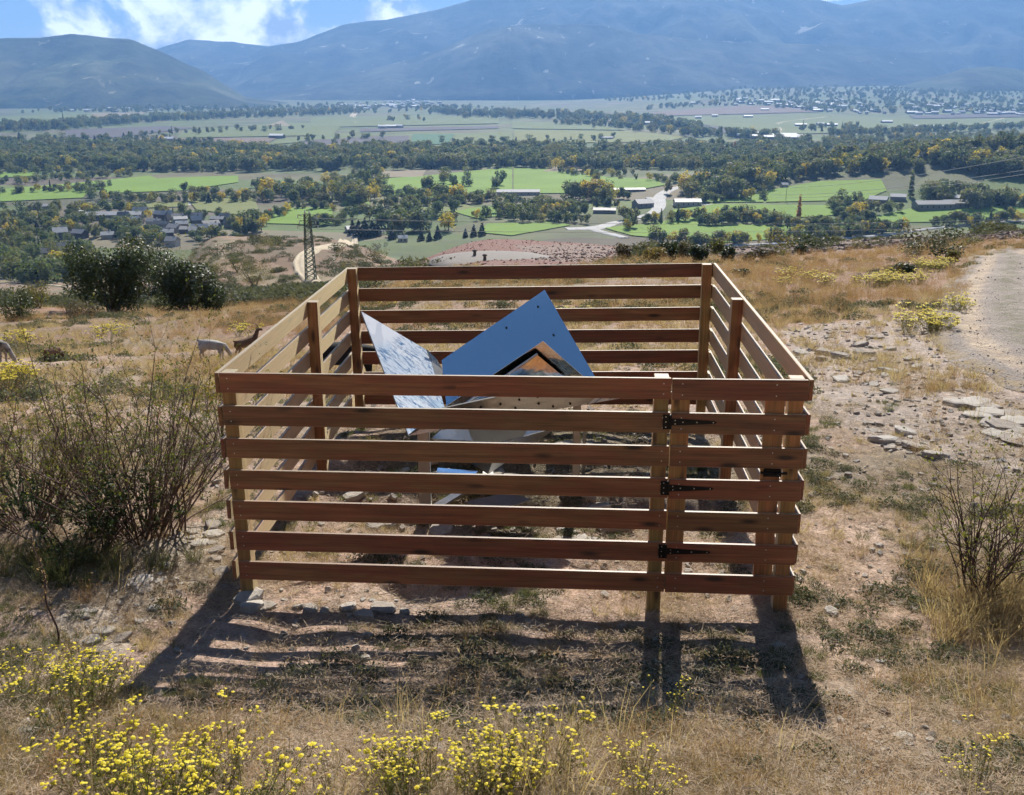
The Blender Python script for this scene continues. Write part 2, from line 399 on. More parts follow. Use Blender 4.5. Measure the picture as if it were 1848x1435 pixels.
def gravel_material(name, a, b, sc_=1., ruts=False):
    m = M(name); P = m.coord('Object')
    f1 = m.noise(P, 1.3 * sc_, 5); f2 = m.noise(P, 30 * sc_, 6, .7); v = m.vor(P, 22 * sc_, 'Color')
    c = m.ramp(f1, [(.3, a), (.7, b)])
    c = m.mix(1., c, m.ramp(f2, [(.28, (.45, .45, .45)), (.5, (1, 1, 1)), (.75, (1.35, 1.35, 1.35))]), 'MULTIPLY')
    c = m.mix(.35, c, m.mix(1., c, m.n('ShaderNodeHueSaturation', {'Color': v, 'Saturation': .1, 'Value': 1.4}).outputs[0], 'MULTIPLY'))
    if ruts:
        ac = m.math('ABSOLUTE', m.attr('across')); ac = m.math('ADD', ac, m.math('MULTIPLY', m.math('SUBTRACT', m.noise(P, .9, 4), .5), .16))
        c = m.mix(m.math('MULTIPLY', m.ramp(ac, [(.14, 0.), (.22, .85), (.29, .85), (.36, 0.)]), m.ramp(m.noise(P, 2.5, 4), [(.3, .3), (.6, 1.)])), c, m.mix(1., c, (1.75, 1.6, 1.32), 'MULTIPLY'))
        c = m.mix(m.math('MULTIPLY', m.ramp(ac, [(.03, 1.), (.12, 0.)]), m.ramp(m.noise(P, 3, 5), [(.4, 0.), (.6, .8)])), c, (.16, .15, .09))
        c = m.mix(m.math('MULTIPLY', m.ramp(ac, [(.38, 0.), (.46, 1.)]), m.ramp(m.noise(P, 4, 5), [(.4, 0.), (.55, .9)])), c, (.27, .20, .11))
    return m.bsdf(c, .9, 0, m.bump(m.math('ADD', f2, m.vor(P, 22 * sc_)), .8, .03), .2)
GRAVEL = gravel_material('pale_slate_gravel', (.215, .18, .155), (.32, .27, .23), 1., True)
DIRT = gravel_material('pale_dirt', (.40, .33, .23), (.52, .44, .32), .3)
ASPHALT = gravel_material('bleached_asphalt', (.42, .41, .395), (.52, .505, .49), .1)
gt = ground([1828, 1818, 1832, 1905, 2040, 2260], [462, 520, 590, 650, 700, 760])[:, :2]
gravel_track = ribbon('gravel_track', None, [3.2, 3.2, 3.1, 3.0, 3.0, 3.2], GRAVEL, .07, np.concatenate([gt[:1] + [[14, 14]], gt[:1] + [[3, 6]], gt]), 140)
ribbon('dirt_path', [(570, 512), (552, 500), (548, 480), (566, 458), (590, 444), (622, 435)], [2.2, 3.6, 3.4, 2.8, 2.6, 2.2], DIRT, .45, n=90)
ribbon('dirt_path', [(622, 436), (640, 430), (632, 422), (650, 412)], 4, DIRT, .6, n=30)
ribbon('dirt_path', [(60, 521), (95, 520), (130, 522)], 2.6, DIRT, .3, n=20)
ribbon('dirt_path', [(1125, 446), (1190, 444), (1260, 443)], 1.2, DIRT, .12, n=20)
ribbon('valley_road', [(1315, 328), (1262, 333), (1215, 341), (1191, 355), (1190, 372), (1178, 385), (1150, 394)], [9, 10, 11, 12, 11, 10, 9], ASPHALT, .5, n=80)
ribbon('valley_road', [(1150, 396), (1110, 402), (1075, 411), (1022, 413)], [8, 9, 14, 12], ASPHALT, .5, n=40)
ribbon('valley_road', [(1060, 410), (1090, 420), (1128, 430)], 7, ASPHALT, .6, n=20)
ribbon('valley_road', [(1215, 372), (1245, 369), (1290, 372)], 8, ASPHALT, .5, n=20)
ribbon('valley_road', [(1260, 443), (1400, 440), (1540, 430), (1640, 418), (1760, 405), (1900, 395)], 4.5, ASPHALT, .6, n=60)
ribbon('valley_road', [(1170, 357), (1180, 362), (1190, 368)], 6, ASPHALT, .6, n=12)
ribbon('village_street', [(240, 372), (280, 369), (330, 370), (338, 362)], [10, 14, 14, 8], ASPHALT, .5, n=20)
ribbon('village_street', [(120, 385), (200, 374), (240, 372)], 6, ASPHALT, .6, n=20)
ribbon('village_street', [(640, 425), (655, 428), (690, 418)], 6, ASPHALT, 1., n=14)
ribbon('farm_track', [(640, 195), (642, 203), (636, 210), (645, 217), (641, 222)], 22, DIRT, 2, n=30)
ribbon('farm_track', [(1490, 212), (1420, 220), (1404, 226), (1410, 236), (1396, 244)], 16, DIRT, 2, n=30)
ribbon('farm_track', [(1745, 228), (1780, 222), (1812, 214)], 16, DIRT, 2, n=20)
ribbon('hill_track', [(1806, 284), (1822, 283), (1846, 281)], 9, DIRT, 1.5, n=16)
FM = {}
for k, a, b in (('g', (.13, .22, .025), (.19, .29, .042)), ('p', (.115, .15, .05), (.165, .19, .07)), ('o', (.15, .17, .05), (.20, .21, .075)),
                ('b', (.15, .105, .08), (.20, .145, .11)), ('v', (.085, .075, .08), (.12, .105, .105)), ('t', (.22, .18, .12), (.28, .23, .15)), ('k', (.06, .14, .07), (.08, .17, .085))):
    m = M('field_' + {'g': 'lush_grass', 'p': 'pale_grass', 'o': 'olive_grass', 'b': 'brown_soil', 'v': 'dark_plough', 't': 'stubble', 'k': 'young_crop'}[k])
    P = m.coord('Object'); s1 = m.noise(P, .015, 6, .6); s2 = m.noise(m.coord('Object', (.02, .15, 1)), 1, 3)
    c = m.ramp(m.math('ADD', m.math('MULTIPLY', s1, .7), m.math('MULTIPLY', s2, .3)), [(.3, a), (.7, b)])
    FM[k] = m.bsdf(c, .9, spec=.15)
FIELDS = [
 ('g', [(0, 343), (150, 330), (270, 318), (290, 326), (160, 345), (150, 358), (0, 365)]), ('g', [(0, 312), (60, 311), (65, 318), (0, 322)]),
 ('g', [(180, 335), (300, 322), (430, 318), (430, 330), (330, 345), (190, 350)]), ('o', [(330, 352), (460, 357), (470, 393), (355, 380)]),
 ('o', [(200, 366), (340, 364), (340, 374), (130, 380)]), ('g', [(490, 378), (600, 374), (600, 408), (480, 404)]),
 ('g', [(618, 357), (662, 354), (668, 372), (616, 372)]), ('t', [(680, 310), (770, 308), (762, 320), (665, 322)]),
 ('g', [(662, 325), (770, 318), (924, 302), (924, 345), (800, 360), (690, 352)]), ('g', [(927, 305), (1000, 305), (1060, 318), (1180, 325), (1200, 335), (1120, 350), (927, 350)]),
 ('t', [(1000, 302), (1062, 301), (1050, 310), (978, 311)]), ('g', [(1215, 380), (1290, 370), (1530, 372), (1540, 385), (1480, 392), (1200, 402)]),
 ('g', [(1382, 345), (1480, 328), (1590, 325), (1600, 345), (1560, 362), (1382, 366)]), ('g', [(1090, 412), (1200, 400), (1350, 405), (1560, 408), (1620, 416), (1300, 438), (1140, 426)]),
 ('g', [(1545, 402), (1640, 378), (1860, 372), (1870, 392), (1700, 403)]), ('g', [(1270, 350), (1378, 352), (1378, 366), (1250, 366)]),
 ('g', [(880, 404), (1010, 400), (1030, 407), (924, 425), (860, 420)]), ('o', [(700, 372), (830, 368), (870, 378), (720, 390)]), ('g', [(800, 378), (930, 372), (990, 382), (860, 395)]),
 ('p', [(330, 238), (520, 222), (620, 225), (600, 245), (320, 250)]), ('v', [(120, 235), (300, 228), (350, 232), (200, 250), (110, 248)]),
 ('b', [(250, 257), (330, 250), (500, 250), (480, 261), (240, 269)]), ('p', [(503, 252), (640, 240), (640, 249), (490, 262)]),
 ('v', [(525, 253), (738, 246), (736, 262), (560, 264)]), ('k', [(745, 243), (820, 243), (808, 261), (740, 262)]),
 ('p', [(824, 243), (924, 237), (924, 262), (812, 262)]), ('o', [(928, 236), (1140, 238), (1240, 248), (1200, 257), (928, 260)]),
 ('p', [(924, 219), (1060, 225), (1130, 236), (924, 233)]), ('t', [(480, 228), (510, 218), (525, 229)]),
 ('p', [(560, 214), (700, 209), (900, 211), (900, 224), (560, 231)]), ('v', [(650, 233), (900, 228), (900, 233), (650, 239)]),
 ('b', [(1165, 205), (1340, 191), (1450, 195), (1480, 203), (1200, 210)]), ('p', [(1200, 212), (1460, 206), (1640, 215), (1690, 238), (1420, 243), (1230, 222)]),
 ('v', [(1260, 228), (1400, 226), (1390, 241), (1270, 241)]), ('p', [(1645, 217), (1848, 213), (1848, 228), (1700, 243)]),
 ('v', [(1640, 209), (1848, 206), (1848, 212), (1650, 215)]), ('p', [(0, 212), (130, 205), (260, 208), (240, 222), (0, 235)]), ('t', [(165, 205), (262, 204), (252, 213), (172, 216)])]
for k, poly in FIELDS:
    # densify the outline and drape it
    pp = []
    for i in range(len(poly)):
        a, b = poly[i], poly[(i + 1) % len(poly)]
        for s in np.linspace(0, 1, 7)[:-1]: pp.append((a[0] + (b[0] - a[0]) * s, a[1] + (b[1] - a[1]) * s))
    g = ground([p[0] for p in pp], [p[1] for p in pp])
    far = g[:, 1].mean() / 1000
    bm = bmesh.new(); vs = [bm.verts.new((p[0], p[1], p[2] + .25 + .5 * far)) for p in g]; f = bm.faces.new(vs)
    bmesh.ops.triangulate(bm, faces=[f]); bmesh.ops.recalc_face_normals(bm, faces=bm.faces)
    for _ in range(2):
        bmesh.ops.subdivide_edges(bm, edges=[e for e in bm.edges if e.calc_length() > 60], cuts=1, use_grid_fill=True)
    co = np.array([v.co[:] for v in bm.verts]); hz = height(co[:, 0], co[:, 1])
    for v, z in zip(bm.verts, hz): v.co.z = max(v.co.z, z + .25 + .5 * far)
    me = bpy.data.meshes.new('field'); bm.to_mesh(me); bm.free(); me.materials.append(FM[k])
    tag(link('field', me), kind='structure')
# ------------------------------------------------------------------ mountains
def mountain_material(name, lo, hi, patch, amt, clear):
    m = M(name); P = m.coord('Object')
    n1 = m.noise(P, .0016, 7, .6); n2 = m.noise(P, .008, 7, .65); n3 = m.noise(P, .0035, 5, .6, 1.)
    c = m.ramp(n2, [(.3, lo), (.65, hi)])
    c = m.mix(m.ramp(n1, [(.5 - amt * .1, 0.), (.5 + .12, 1.)]), c, patch)
    c = m.mix(m.ramp(n3, [(.66, 0.), (.72, 1.)]), c, clear)
    c = m.mix(m.ramp(m.noise(m.coord('Object', (1, .45, .45)), .013, 4, .6), [(.665, 0.), (.70, .6)]), c, clear)
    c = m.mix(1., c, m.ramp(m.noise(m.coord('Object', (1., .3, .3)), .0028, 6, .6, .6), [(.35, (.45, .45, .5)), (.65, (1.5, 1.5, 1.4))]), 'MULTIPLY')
    return m.bsdf(c, .95, 0, m.bump(n2, .7, 25.), .05)
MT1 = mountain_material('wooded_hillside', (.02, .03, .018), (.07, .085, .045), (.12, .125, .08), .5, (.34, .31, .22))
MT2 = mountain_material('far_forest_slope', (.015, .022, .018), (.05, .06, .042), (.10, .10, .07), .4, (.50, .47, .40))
def mountain(name, ridge, foot, Rr, Rf, mat, rough=.12, seed=1, power=.8):
    """ridge: picture polyline of the skyline; the slope climbs from distance Rf to Rr and drops behind"""
    us = np.linspace(ridge[0][0], ridge[-1][0], 260)
    vs = np.interp(us, [p[0] for p in ridge], [p[1] for p in ridge]) + 3.0 * (fbm(us / 28, us * 0, seed, 4) - .5)
    a, b = px_dir(us, vs)
    zr = CAMZ + b * Rr
    fr = np.interp(us, [p[0] for p in foot], [p[1] for p in foot])
    K = 64; s = np.linspace(0, 1, K)
    Yv = Rf + (Rr - Rf) * s
    X = a[:, None] * Yv[None]; Yg = np.repeat(Yv[None], len(us), 0)
    base = fr[:, None] + 0 * X
    prof = s[None] ** power
    rid = np.abs(fbm(X / 900 + 3, Yg / 1500, seed + 5, 5) - .5) * 2
    gul = np.abs(fbm(X / 330, Yg / 900, seed + 9, 4) - .5) * 2
    z = base + (zr[:, None] - base) * prof - (zr[:, None] - base) * (rough * 2.2 * (.35 - rid * .9) + rough * (.3 - gul)) * (s * (1 - s) * 4)[None] ** .8 * .8
    # never above the sight line of the skyline
    lim = CAMZ + (b[:, None] * Yg) - 2
    z = np.where(s[None] < .999, np.minimum(z, np.maximum(lim, base)), z)
    Yb = Rr + np.array([250, 700, 1300.]); Xb = a[:, None] * Yb[None]; zb = zr[:, None] - np.array([[60, 260, 620.]])
    zb = np.maximum(zb, FLOOR - .5)
    X = np.concatenate([X, Xb], 1); Yg = np.concatenate([Yg, np.repeat(Yb[None], len(us), 0)], 1); z = np.concatenate([z, zb], 1)
    z = np.maximum(z, FLOOR - .5)
    I = np.arange(X.size).reshape(X.shape)
    Fq = np.stack([I[:-1, :-1], I[1:, :-1], I[1:, 1:], I[:-1, 1:]], -1).reshape(-1, 4)
    o = link(name, mesh_np(name, np.stack([X, Yg, z], -1).reshape(-1, 3), Fq, [mat], True)); tag(o, kind='structure'); return o
FT = FLOOR - 1
mountain('wooded_hill', [(-1500, 110), (-700, 60), (-300, 78), (0, 69), (70, 68), (130, 61), (170, 66), (240, 72), (300, 98), (370, 130), (440, 174), (520, 186), (640, 196)],
         [(-1500, FT), (640, FT)], 6000, 4700, MT1, .24, 3, .75)
mountain('saddle_hill', [(200, 120), (300, 83), (340, 71), (420, 76), (490, 84), (560, 92), (700, 120), (800, 160)], [(200, FT), (800, FT)], 10500, 8200, MT2, .1, 7)
mountain('mountain_range', [(380, 150), (480, 84), (540, 76), (620, 44), (700, 35), (780, 20), (850, 0), (950, -35), (1100, -45), (1250, -38), (1400, -20), (1490, 2), (1520, 10), (1560, 2),
         (1650, -28), (1800, -45), (2100, -40), (2500, 0), (3300, 60)], [(380, FT), (3300, FT)], 9800, 7300, MT2, .2, 11, .85)
mountain('mountain_spur', [(420, 185), (560, 150), (700, 118), (800, 88), (880, 52), (950, 43), (1080, 44), (1150, 60), (1250, 72), (1400, 78), (1560, 84), (1680, 100), (1720, 130), (1760, 160)],
         [(420, FT), (1000, FT + 20), (1760, FT + 60)], 7900, 6700, MT2, .2, 17, .7)
mountain('wooded_knoll', [(1600, 165), (1680, 140), (1740, 124), (1790, 119), (1848, 127), (1950, 122), (2200, 140), (2500, 165)], [(1600, FT + 60), (2500, FT + 60)], 6300, 5700, MT1, .1, 23, .6)
# ------------------------------------------------------------------ haze
def build_haze():
    me = box_mesh('haze', 27000, 11900, 1500, [], 0)
    m = M('haze_air')
    v = m.n('ShaderNodeVolumePrincipled', {'Color': (.24, .50, 1.), 'Density': HAZE_DENSITY, 'Anisotropy': .2})
    o = m.n('ShaderNodeOutputMaterial'); m.t.links.new(v.outputs[0], o.inputs['Volume'])
    me.materials.append(m.m)
    h = link('haze', me, M=Matrix.Translation((0, 5950 - 420, -112 + 750))); tag(h, 'thin blue haze filling the valley air', 'haze', kind='stuff')
HAZE_DENSITY = 1.1e-4
build_haze()
# ================================================================== THE WOODEN ENCLOSURE
def wood_material(name, a, b, knot, rough=.5):
    m = M(name); rnd = m.n('ShaderNodeCombineXYZ', {0: m.math('MULTIPLY', m.rand(), 37.), 1: m.math('MULTIPLY', m.rand(), 11.), 2: m.math('MULTIPLY', m.rand(), 23.)}).outputs[0]
    g = m.coord('Object', (1.0, 26, 26), add=rnd); g2 = m.coord('Object', (2.2, 90, 90), add=rnd); k = m.coord('Object', (2.6, 9, 9), add=rnd)
    n1 = m.noise(g, 1., 6, .6, 1.2); n2 = m.noise(g2, 1., 4, .6)
    blot = m.noise(m.coord('Object', (1.4, 6, 6), add=rnd), 1., 3)
    c = m.ramp(n1, [(.32, a), (.5, tuple((x + y) / 2 for x, y in zip(a, b))), (.68, b)])
    c = m.mix(.55, c, m.mix(1., c, m.ramp(n2, [(.35, (.55, .5, .45)), (.6, (1.15, 1.15, 1.15))]), 'MULTIPLY'))
    c = m.mix(.9, c, m.mix(1., c, m.ramp(blot, [(.3, (.70, .66, .62)), (.45, (1.05, .80, .78)), (.55, (.88, .92, .80)), (.7, (1.3, 1.22, 1.08))]), 'MULTIPLY'))
    v = m.n('ShaderNodeTexVoronoi', {'Vector': k, 'Scale': 1., 'Randomness': 1.}, feature='F1')
    pick = m.math('GREATER_THAN', m.n('ShaderNodeSeparateColor', {0: v.outputs['Color']}).outputs[0], .25)
    kn = m.math('MULTIPLY', m.ramp(v.outputs['Distance'], [(.09, 1.), (.15, .55), (.24, 0.)]), pick)
    c = m.mix(kn, c, knot)
    tone = m.ramp(m.rand(), [(0, (.68, .54, .52)), (.25, (1.05, .80, .76)), (.5, (.78, .85, .74)), (.75, (1.12, 1.05, .88)), (1, (.90, .68, .66))])
    c = m.mix(1., c, tone, 'MULTIPLY')
    h = m.math('ADD', m.math('MULTIPLY', n2, .6), m.math('MULTIPLY', n1, .6))
    mt = m.bsdf(c, rough, 0, m.bump(h, .35, .004), .5)
    for nd in mt.node_tree.nodes:
        if nd.type == 'BSDF_PRINCIPLED':      # furry rough-sawn fibres catch grazing sun
            nd.inputs['Sheen Weight'].default_value = .95; nd.inputs['Sheen Roughness'].default_value = .45; nd.inputs['Sheen Tint'].default_value = (1, .84, .52, 1)
            if 'Diffuse Roughness' in nd.inputs: nd.inputs['Diffuse Roughness'].default_value = .8
    return mt
WOOD = wood_material('larch_boards', (.235, .085, .045), (.40, .195, .09), (.04, .014, .01))
POSTWOOD = wood_material('treated_post', (.34, .20, .075), (.54, .36, .145), (.10, .05, .02))
BLACK = plain('black_iron', (.012, .012, .013), .45, .6, .3, 60)
SCREW = plain('zinc_screw', (.7, .7, .7), .3, 1, .1, 60)
BH, PIT, TH, PW = .14, .231, .028, .095
FL = at_depth(386, 674, 6.41); FR = at_depth(1470, 686, 6.07); BL = at_depth(626, 482, 10.5); BR = at_depth(1292, 474, 10.2)
UP = Vector((0, 0, 1))
fc_ = (FL + FR + BL + BR) / 4
fence = empty('wooden_enclosure', (fc_.x, fc_.y, 0.))
tag(fence, 'square enclosure of horizontal larch boards on posts around the metal sculpture', 'fence')
def frame(P, Q):
    x = (Q - P).normalized(); y = Vector((-x.y, x.x, 0)).normalized(); z = x.cross(y); return x, y, z
def board_at(name, me, P, x, y, z, L, parent, drop, off, s0=0.):
    """board with its top edge `drop` below the line P + x*s, pushed `off` along y"""
    c = P + x * (s0 + L / 2) + z * (-drop - BH / 2) + y * off
    Mx = Matrix((x, y, z)).transposed().to_4x4() @ Matrix.Rotation(rj.gauss(0, .0012), 4, 'Y') @ Matrix.Rotation(rj.gauss(0, .012), 4, 'X'); Mx.translation = c
    return link(name, me, parent, Mx)
def post_at(P, parent, wx, wy, x, y, top, name='post', bottom=None, mat=None):
    zb = height(np.array([P.x]), np.array([P.y]))[0] - .25 if bottom is None else bottom
    L = top - zb
    me = box_mesh(name, L, wx, wy, [mat or POSTWOOD], .004)       # long axis = local x so the grain runs up
    Mx = Matrix((UP, x, UP.cross(x))).transposed().to_4x4(); Mx.translation = Vector((P.x, P.y, (top + zb) / 2))
    return link(name, me, parent, Mx)
rj = random.Random(4)
screws = []
def screw(p, n): screws.append((p, n))
# front wall (boards face the viewer), fixed part and gate
x, y, z = frame(FL, FR); LF = (FR - FL).length           # y points away from the viewer
SEAM = .772 * LF
fixed_me = box_mesh('board', SEAM - .031 - .003, TH, BH, [WOOD])
for k in range(7):
    o = board_at('board', fixed_me, FL, x, y, z, SEAM - .034, fence, k * PIT + rj.uniform(-.002, .002), TH / 2, .031)
    for s in (.085, SEAM - .05):
        for dz in (.035, .105): screw(FL + x * s - z * (k * PIT + dz) - y * .001, -y)
PY = TH + PW / 2 + .001
def fp(s): return FL + x * s + y * PY
post_at(fp(.031 + PW / 2 + .004), fence, PW, PW, x, y, fp(.08).z - .004)
post_at(fp(SEAM - PW / 2 - .006), fence, PW, PW, x, y, fp(SEAM).z - .004)
post_at(fp(LF - .031 - PW / 2 - .01), fence, PW, PW, x, y, fp(LF).z - .006)
gate = empty('gate', FL + x * SEAM); gate.parent = fence
_wm[gate.name] = Matrix.Translation(FL + x * SEAM); gate.matrix_local = _inv(fence) @ _wm[gate.name]
LG = LF - SEAM - .036
gate_me = box_mesh('board', LG, TH, BH, [WOOD])
for k in range(7):
    board_at('board', gate_me, FL, x, y, z, LG, gate, k * PIT + .004, TH / 2, SEAM + .004)
    for s in (SEAM + .07, LF - .23):
        screw(FL + x * s - z * (k * PIT + .035) - y * .001, -y); screw(FL + x * s - z * (k * PIT + .11) - y * .001, -y)
ht = FL.z - 7 * PIT + PIT - BH
for s0, w in ((SEAM + .012, .118), (LF - .285, .125)):
    P = FL + x * (s0 + w / 2) + y * (TH + .016)
    me = box_mesh('stile', 6 * PIT + BH - .02, w, .028, [POSTWOOD], .003)
    Mx = Matrix((UP, x, UP.cross(x))).transposed().to_4x4(); Mx.translation = Vector((P.x, P.y, P.z - (6 * PIT + BH) / 2 - .004))
    link('stile', me, gate, Mx)
# strap hinges
bm = bmesh.new()
def slab(bm, pts, t):
    vs = [bm.verts.new((p[0], 0, p[1])) for p in pts]; f = bm.faces.new(vs)
    r = bmesh.ops.extrude_face_region(bm, geom=[f]); bmesh.ops.translate(bm, verts=[v for v in r['geom'] if isinstance(v, bmesh.types.BMVert)], vec=(0, -t, 0))
slab(bm, [(-.05, -.05), (-.006, -.05), (-.006, .05), (-.05, .05)], .004)
slab(bm, [(.004, -.024), (.10, -.019), (.285, -.009), (.298, 0), (.285, .009), (.10, .019), (.004, .024)], .004)
bmesh.ops.create_cone(bm, cap_ends=True, segments=8, radius1=.007, radius2=.007, depth=.1, matrix=Matrix.Translation((0, -.004, 0)))
bmesh.ops.recalc_face_normals(bm, faces=bm.faces)
hm = bpy.data.meshes.new('hinge'); bm.to_mesh(hm); bm.free(); hm.materials.append(BLACK)
for k in (1, 3, 5):
    c = FL + x * SEAM - z * (k * PIT + .062) - y * .003
    Mx = Matrix((x, y, z)).transposed().to_4x4(); Mx.translation = c
    link('hinge', hm, gate, Mx)
    for dx, dz in ((-.03, .035), (-.03, 0), (-.03, -.035), (.03, .012), (.03, -.012), (.08, 0), (.17, 0), (.275, 0)): screw(c + x * dx + z * dz - y * .0045, -y)
# sliding bolt
bm = bmesh.new(); slab(bm, [(-.055, -.03), (.06, -.03), (.06, .03), (-.055, .03)], .004)
for zz in (-.018, .018): bmesh.ops.create_cube(bm, size=1, matrix=Matrix.LocRotScale(Vector((0, -.008, zz)), None, Vector((.11, .01, .012))))
bmesh.ops.create_cone(bm, cap_ends=True, segments=10, radius1=.009, radius2=.009, depth=.17, matrix=Matrix.Translation((.01, -.014, 0)) @ Matrix.Rotation(R(90), 4, 'Y'))
bmesh.ops.create_cone(bm, cap_ends=True, segments=8, radius1=.006, radius2=.006, depth=.05, matrix=Matrix.Translation((.02, -.03, 0)) @ Matrix.Rotation(R(90), 4, 'X'))
bm2 = bpy.data.meshes.new('sliding_bolt'); bm.to_mesh(bm2); bm.free(); bm2.materials.append(BLACK)
Mx = Matrix((x, y, z)).transposed().to_4x4(); Mx.translation = FL + x * (LF - .22) - z * (2 * PIT + BH + .042) + y * (TH + .001); link('sliding_bolt', bm2, gate, Mx)
# side and back walls: boards outside, posts inside
def wall(P, Q, out_sign, posts, ext0, ext1, drop=.0, wob=0):
    x, y, z = frame(P, Q); L = (Q - P).length
    me = box_mesh('board', L + ext0 + ext1, TH, BH, [WOOD])
    off = -out_sign * TH / 2
    for k in range(7):
        board_at('board', me, P, x, y, z, L + ext0 + ext1, fence, k * PIT + drop + rj.uniform(-.004, .004), off, -ext0)
        for s in posts:
            for dz in (.035, .105): screw(P + x * s - z * (k * PIT + dz) + y * (-out_sign * (TH + .001)), -y * out_sign)
    for s in posts:
        p = P + x * s + y * (-out_sign) * (TH + .001 + PW / 2)
        post_at(p, fence, PW, PW, x, y, p.z - .003)
x, y, z = frame(FL, BL); LL = (BL - FL).length; wall(FL, BL, 1, [.575 * LL], -.002, 0, .002)
x, y, z = frame(FR, BR); LR = (BR - FR).length; wall(FR, BR, -1, [.586 * LR], -.002, 0, .002)
xb, yb, zb = frame(BL, BR); LB = (BR - BL).length
wall(BL + xb * .031, BR - xb * .031, 1, [.055, LB - .115], 0, 0, .0)
sv = []
for p, n in screws:
    n = Vector(n).normalized(); a = n.orthogonal().normalized(); b = n.cross(a)
    sv.append([p + (a * math.cos(t) + b * math.sin(t)) * .0045 for t in np.linspace(0, 2 * math.pi, 6, False)])
sv = np.array([[tuple(q) for q in s] for s in sv])
so = link('screw_heads', mesh_np('screw_heads', sv.reshape(-1, 3), np.arange(len(sv) * 6).reshape(-1, 6), [SCREW]), fence, Matrix.Identity(4)); tag(so, kind='stuff')
# ================================================================== METAL SCULPTURE
def metal(name, col, rough, bumpy=.02, sc_=3.):
    m = M(name); P = m.coord('Object'); n1 = m.noise(P, sc_, 3); n2 = m.noise(m.coord('Object', (1, 1, 40)), 6, 3)
    r = m.math('ADD', rough, m.math('MULTIPLY', n1, .06))
    return m.bsdf(col, r, 1., m.bump(m.math('ADD', n1, m.math('MULTIPLY', n2, .04)), bumpy, .05))
MIRROR = metal('mirror_aluminium', (.74, .90, 1.), .03, .03, 1.2)
STEEL = metal('brushed_steel', (.60, .57, .53), .28, .25, 5)
BRONZE = metal('gold_toned_steel', (.66, .62, .53), .09, .22, 4)
DULL = plain('galvanised_steel', (.34, .33, .31), .5, .8, .12, 10)
def print_material():
    m = M('printed_panorama'); P = m.coord('Object'); v = m.coord('Object', (3.2, 9., 1.))
    fac = m.n('ShaderNodeTexVoronoi', {'Vector': m.coord('Object', (2.6, 5.5, 2.)), 'Scale': 1., 'Randomness': 1.}, feature='F1').outputs['Color']
    h = m.n('ShaderNodeSeparateColor', {0: fac}).outputs[0]
    c = m.ramp(h, [(0, (.40, .52, .66)), (.25, (.72, .78, .84)), (.5, (.86, .88, .90)), (.75, (.55, .68, .80)), (1, (.80, .83, .88))])
    n = m.noise(v, 2.2, 8, .72, 2.2)
    c = m.mix(m.ramp(n, [(.50, 0.), (.58, 1.)]), c, (.14, .25, .42))
    n2 = m.noise(v, 9, 5, .7)
    c = m.mix(m.ramp(n2, [(.60, 0.), (.66, .8)]), c, (.30, .36, .42))
    sepx = m.n('ShaderNodeSeparateXYZ', {0: m.n('ShaderNodeTexCoord').outputs['Generated']})
    return m.bsdf(m.mix(m.ramp(sepx.outputs[2], [(.66, 0.), (.74, 1.)]), c, m.ramp(m.noise(m.coord('Object', (4., 1., 2.)), 2., 2), [(.45, (.70, .72, .76)), (.5, (.86, .87, .88))])), .22, 0, None, .5)
PRINT = print_material()
sculpt = empty('metal_sculpture', (-.05, 8.25, 0.)); tag(sculpt, 'star shaped sculpture of mirrored metal panels standing on legs inside the wooden enclosure', 'sculpture')
def panel(name, pts, t, mat, parent=sculpt, mat2=None, edge=None):
    P = [Vector(p) for p in pts]; n = Vector((0, 0, 0))
    for i in range(len(P)):
        a, b = P[i], P[(i + 1) % len(P)]; n += a.cross(b)
    n.normalize()
    bm = bmesh.new(); f1 = [bm.verts.new(p) for p in P]; f2 = [bm.verts.new(p - n * t) for p in P]
    A = bm.faces.new(f1); B = bm.faces.new(f2[::-1]); A.material_index = 0; B.material_index = 1
    for i in range(len(P)):
        j = (i + 1) % len(P); f = bm.faces.new((f1[i], f2[i], f2[j], f1[j])); f.material_index = 2
    bmesh.ops.recalc_face_normals(bm, faces=bm.faces)
    me = bpy.data.meshes.new(name); bm.to_mesh(me); bm.free()
    for mm in (mat, mat2 or mat, edge or DULL): me.materials.append(mm)
    return link(name, me, parent, Matrix.Identity(4)), n
def pp(u, v, Y): return at_depth(u, v, Y)
def onplane(u, v, P0, n):
    a, b = px_dir(u, v); d = Vector((float(a), 1, float(b))); c = Vector((0, 0, CAMZ)); s = (P0 - c).dot(n) / d.dot(n); return c + d * s
def pln(a, b, c): return (b - a).cross(c - a).normalized()
A_, D_, P2 = pp(652, 562, 8.62), pp(738, 787, 7.72), pp(803, 737, 8.3)
nL = pln(A_, D_, P2)
pr, nn = panel('printed_panel', [A_, D_, P2, onplane(772, 633, A_, nL)], .012, PRINT, mat2=DULL); pr['label'] = 'pale panel printed with a blue mountain panorama'
B_ = pp(983, 523, 9.15); Q1 = pp(797, 650, 8.75); nB = pln(B_, Q1, pp(810, 737, 8.33))
if nB.y > 0: nB = -nB
ob, nn = panel('mirror_panel', [B_, Q1, onplane(806, 738, B_, nB), onplane(1010, 735, B_, nB), onplane(1098, 722, B_, nB)], .012, MIRROR, mat2=DULL)
ob['label'] = 'tall mirror panel reflecting the blue sky'
bolt_me = bpy.data.meshes.new('bolt'); bm = bmesh.new(); bmesh.ops.create_cone(bm, cap_ends=True, segments=8, radius1=.011, radius2=.009, depth=.012); bm.to_mesh(bm2 := bpy.data.meshes.new('bolt')); bm.free(); bm2.materials.append(BLACK)
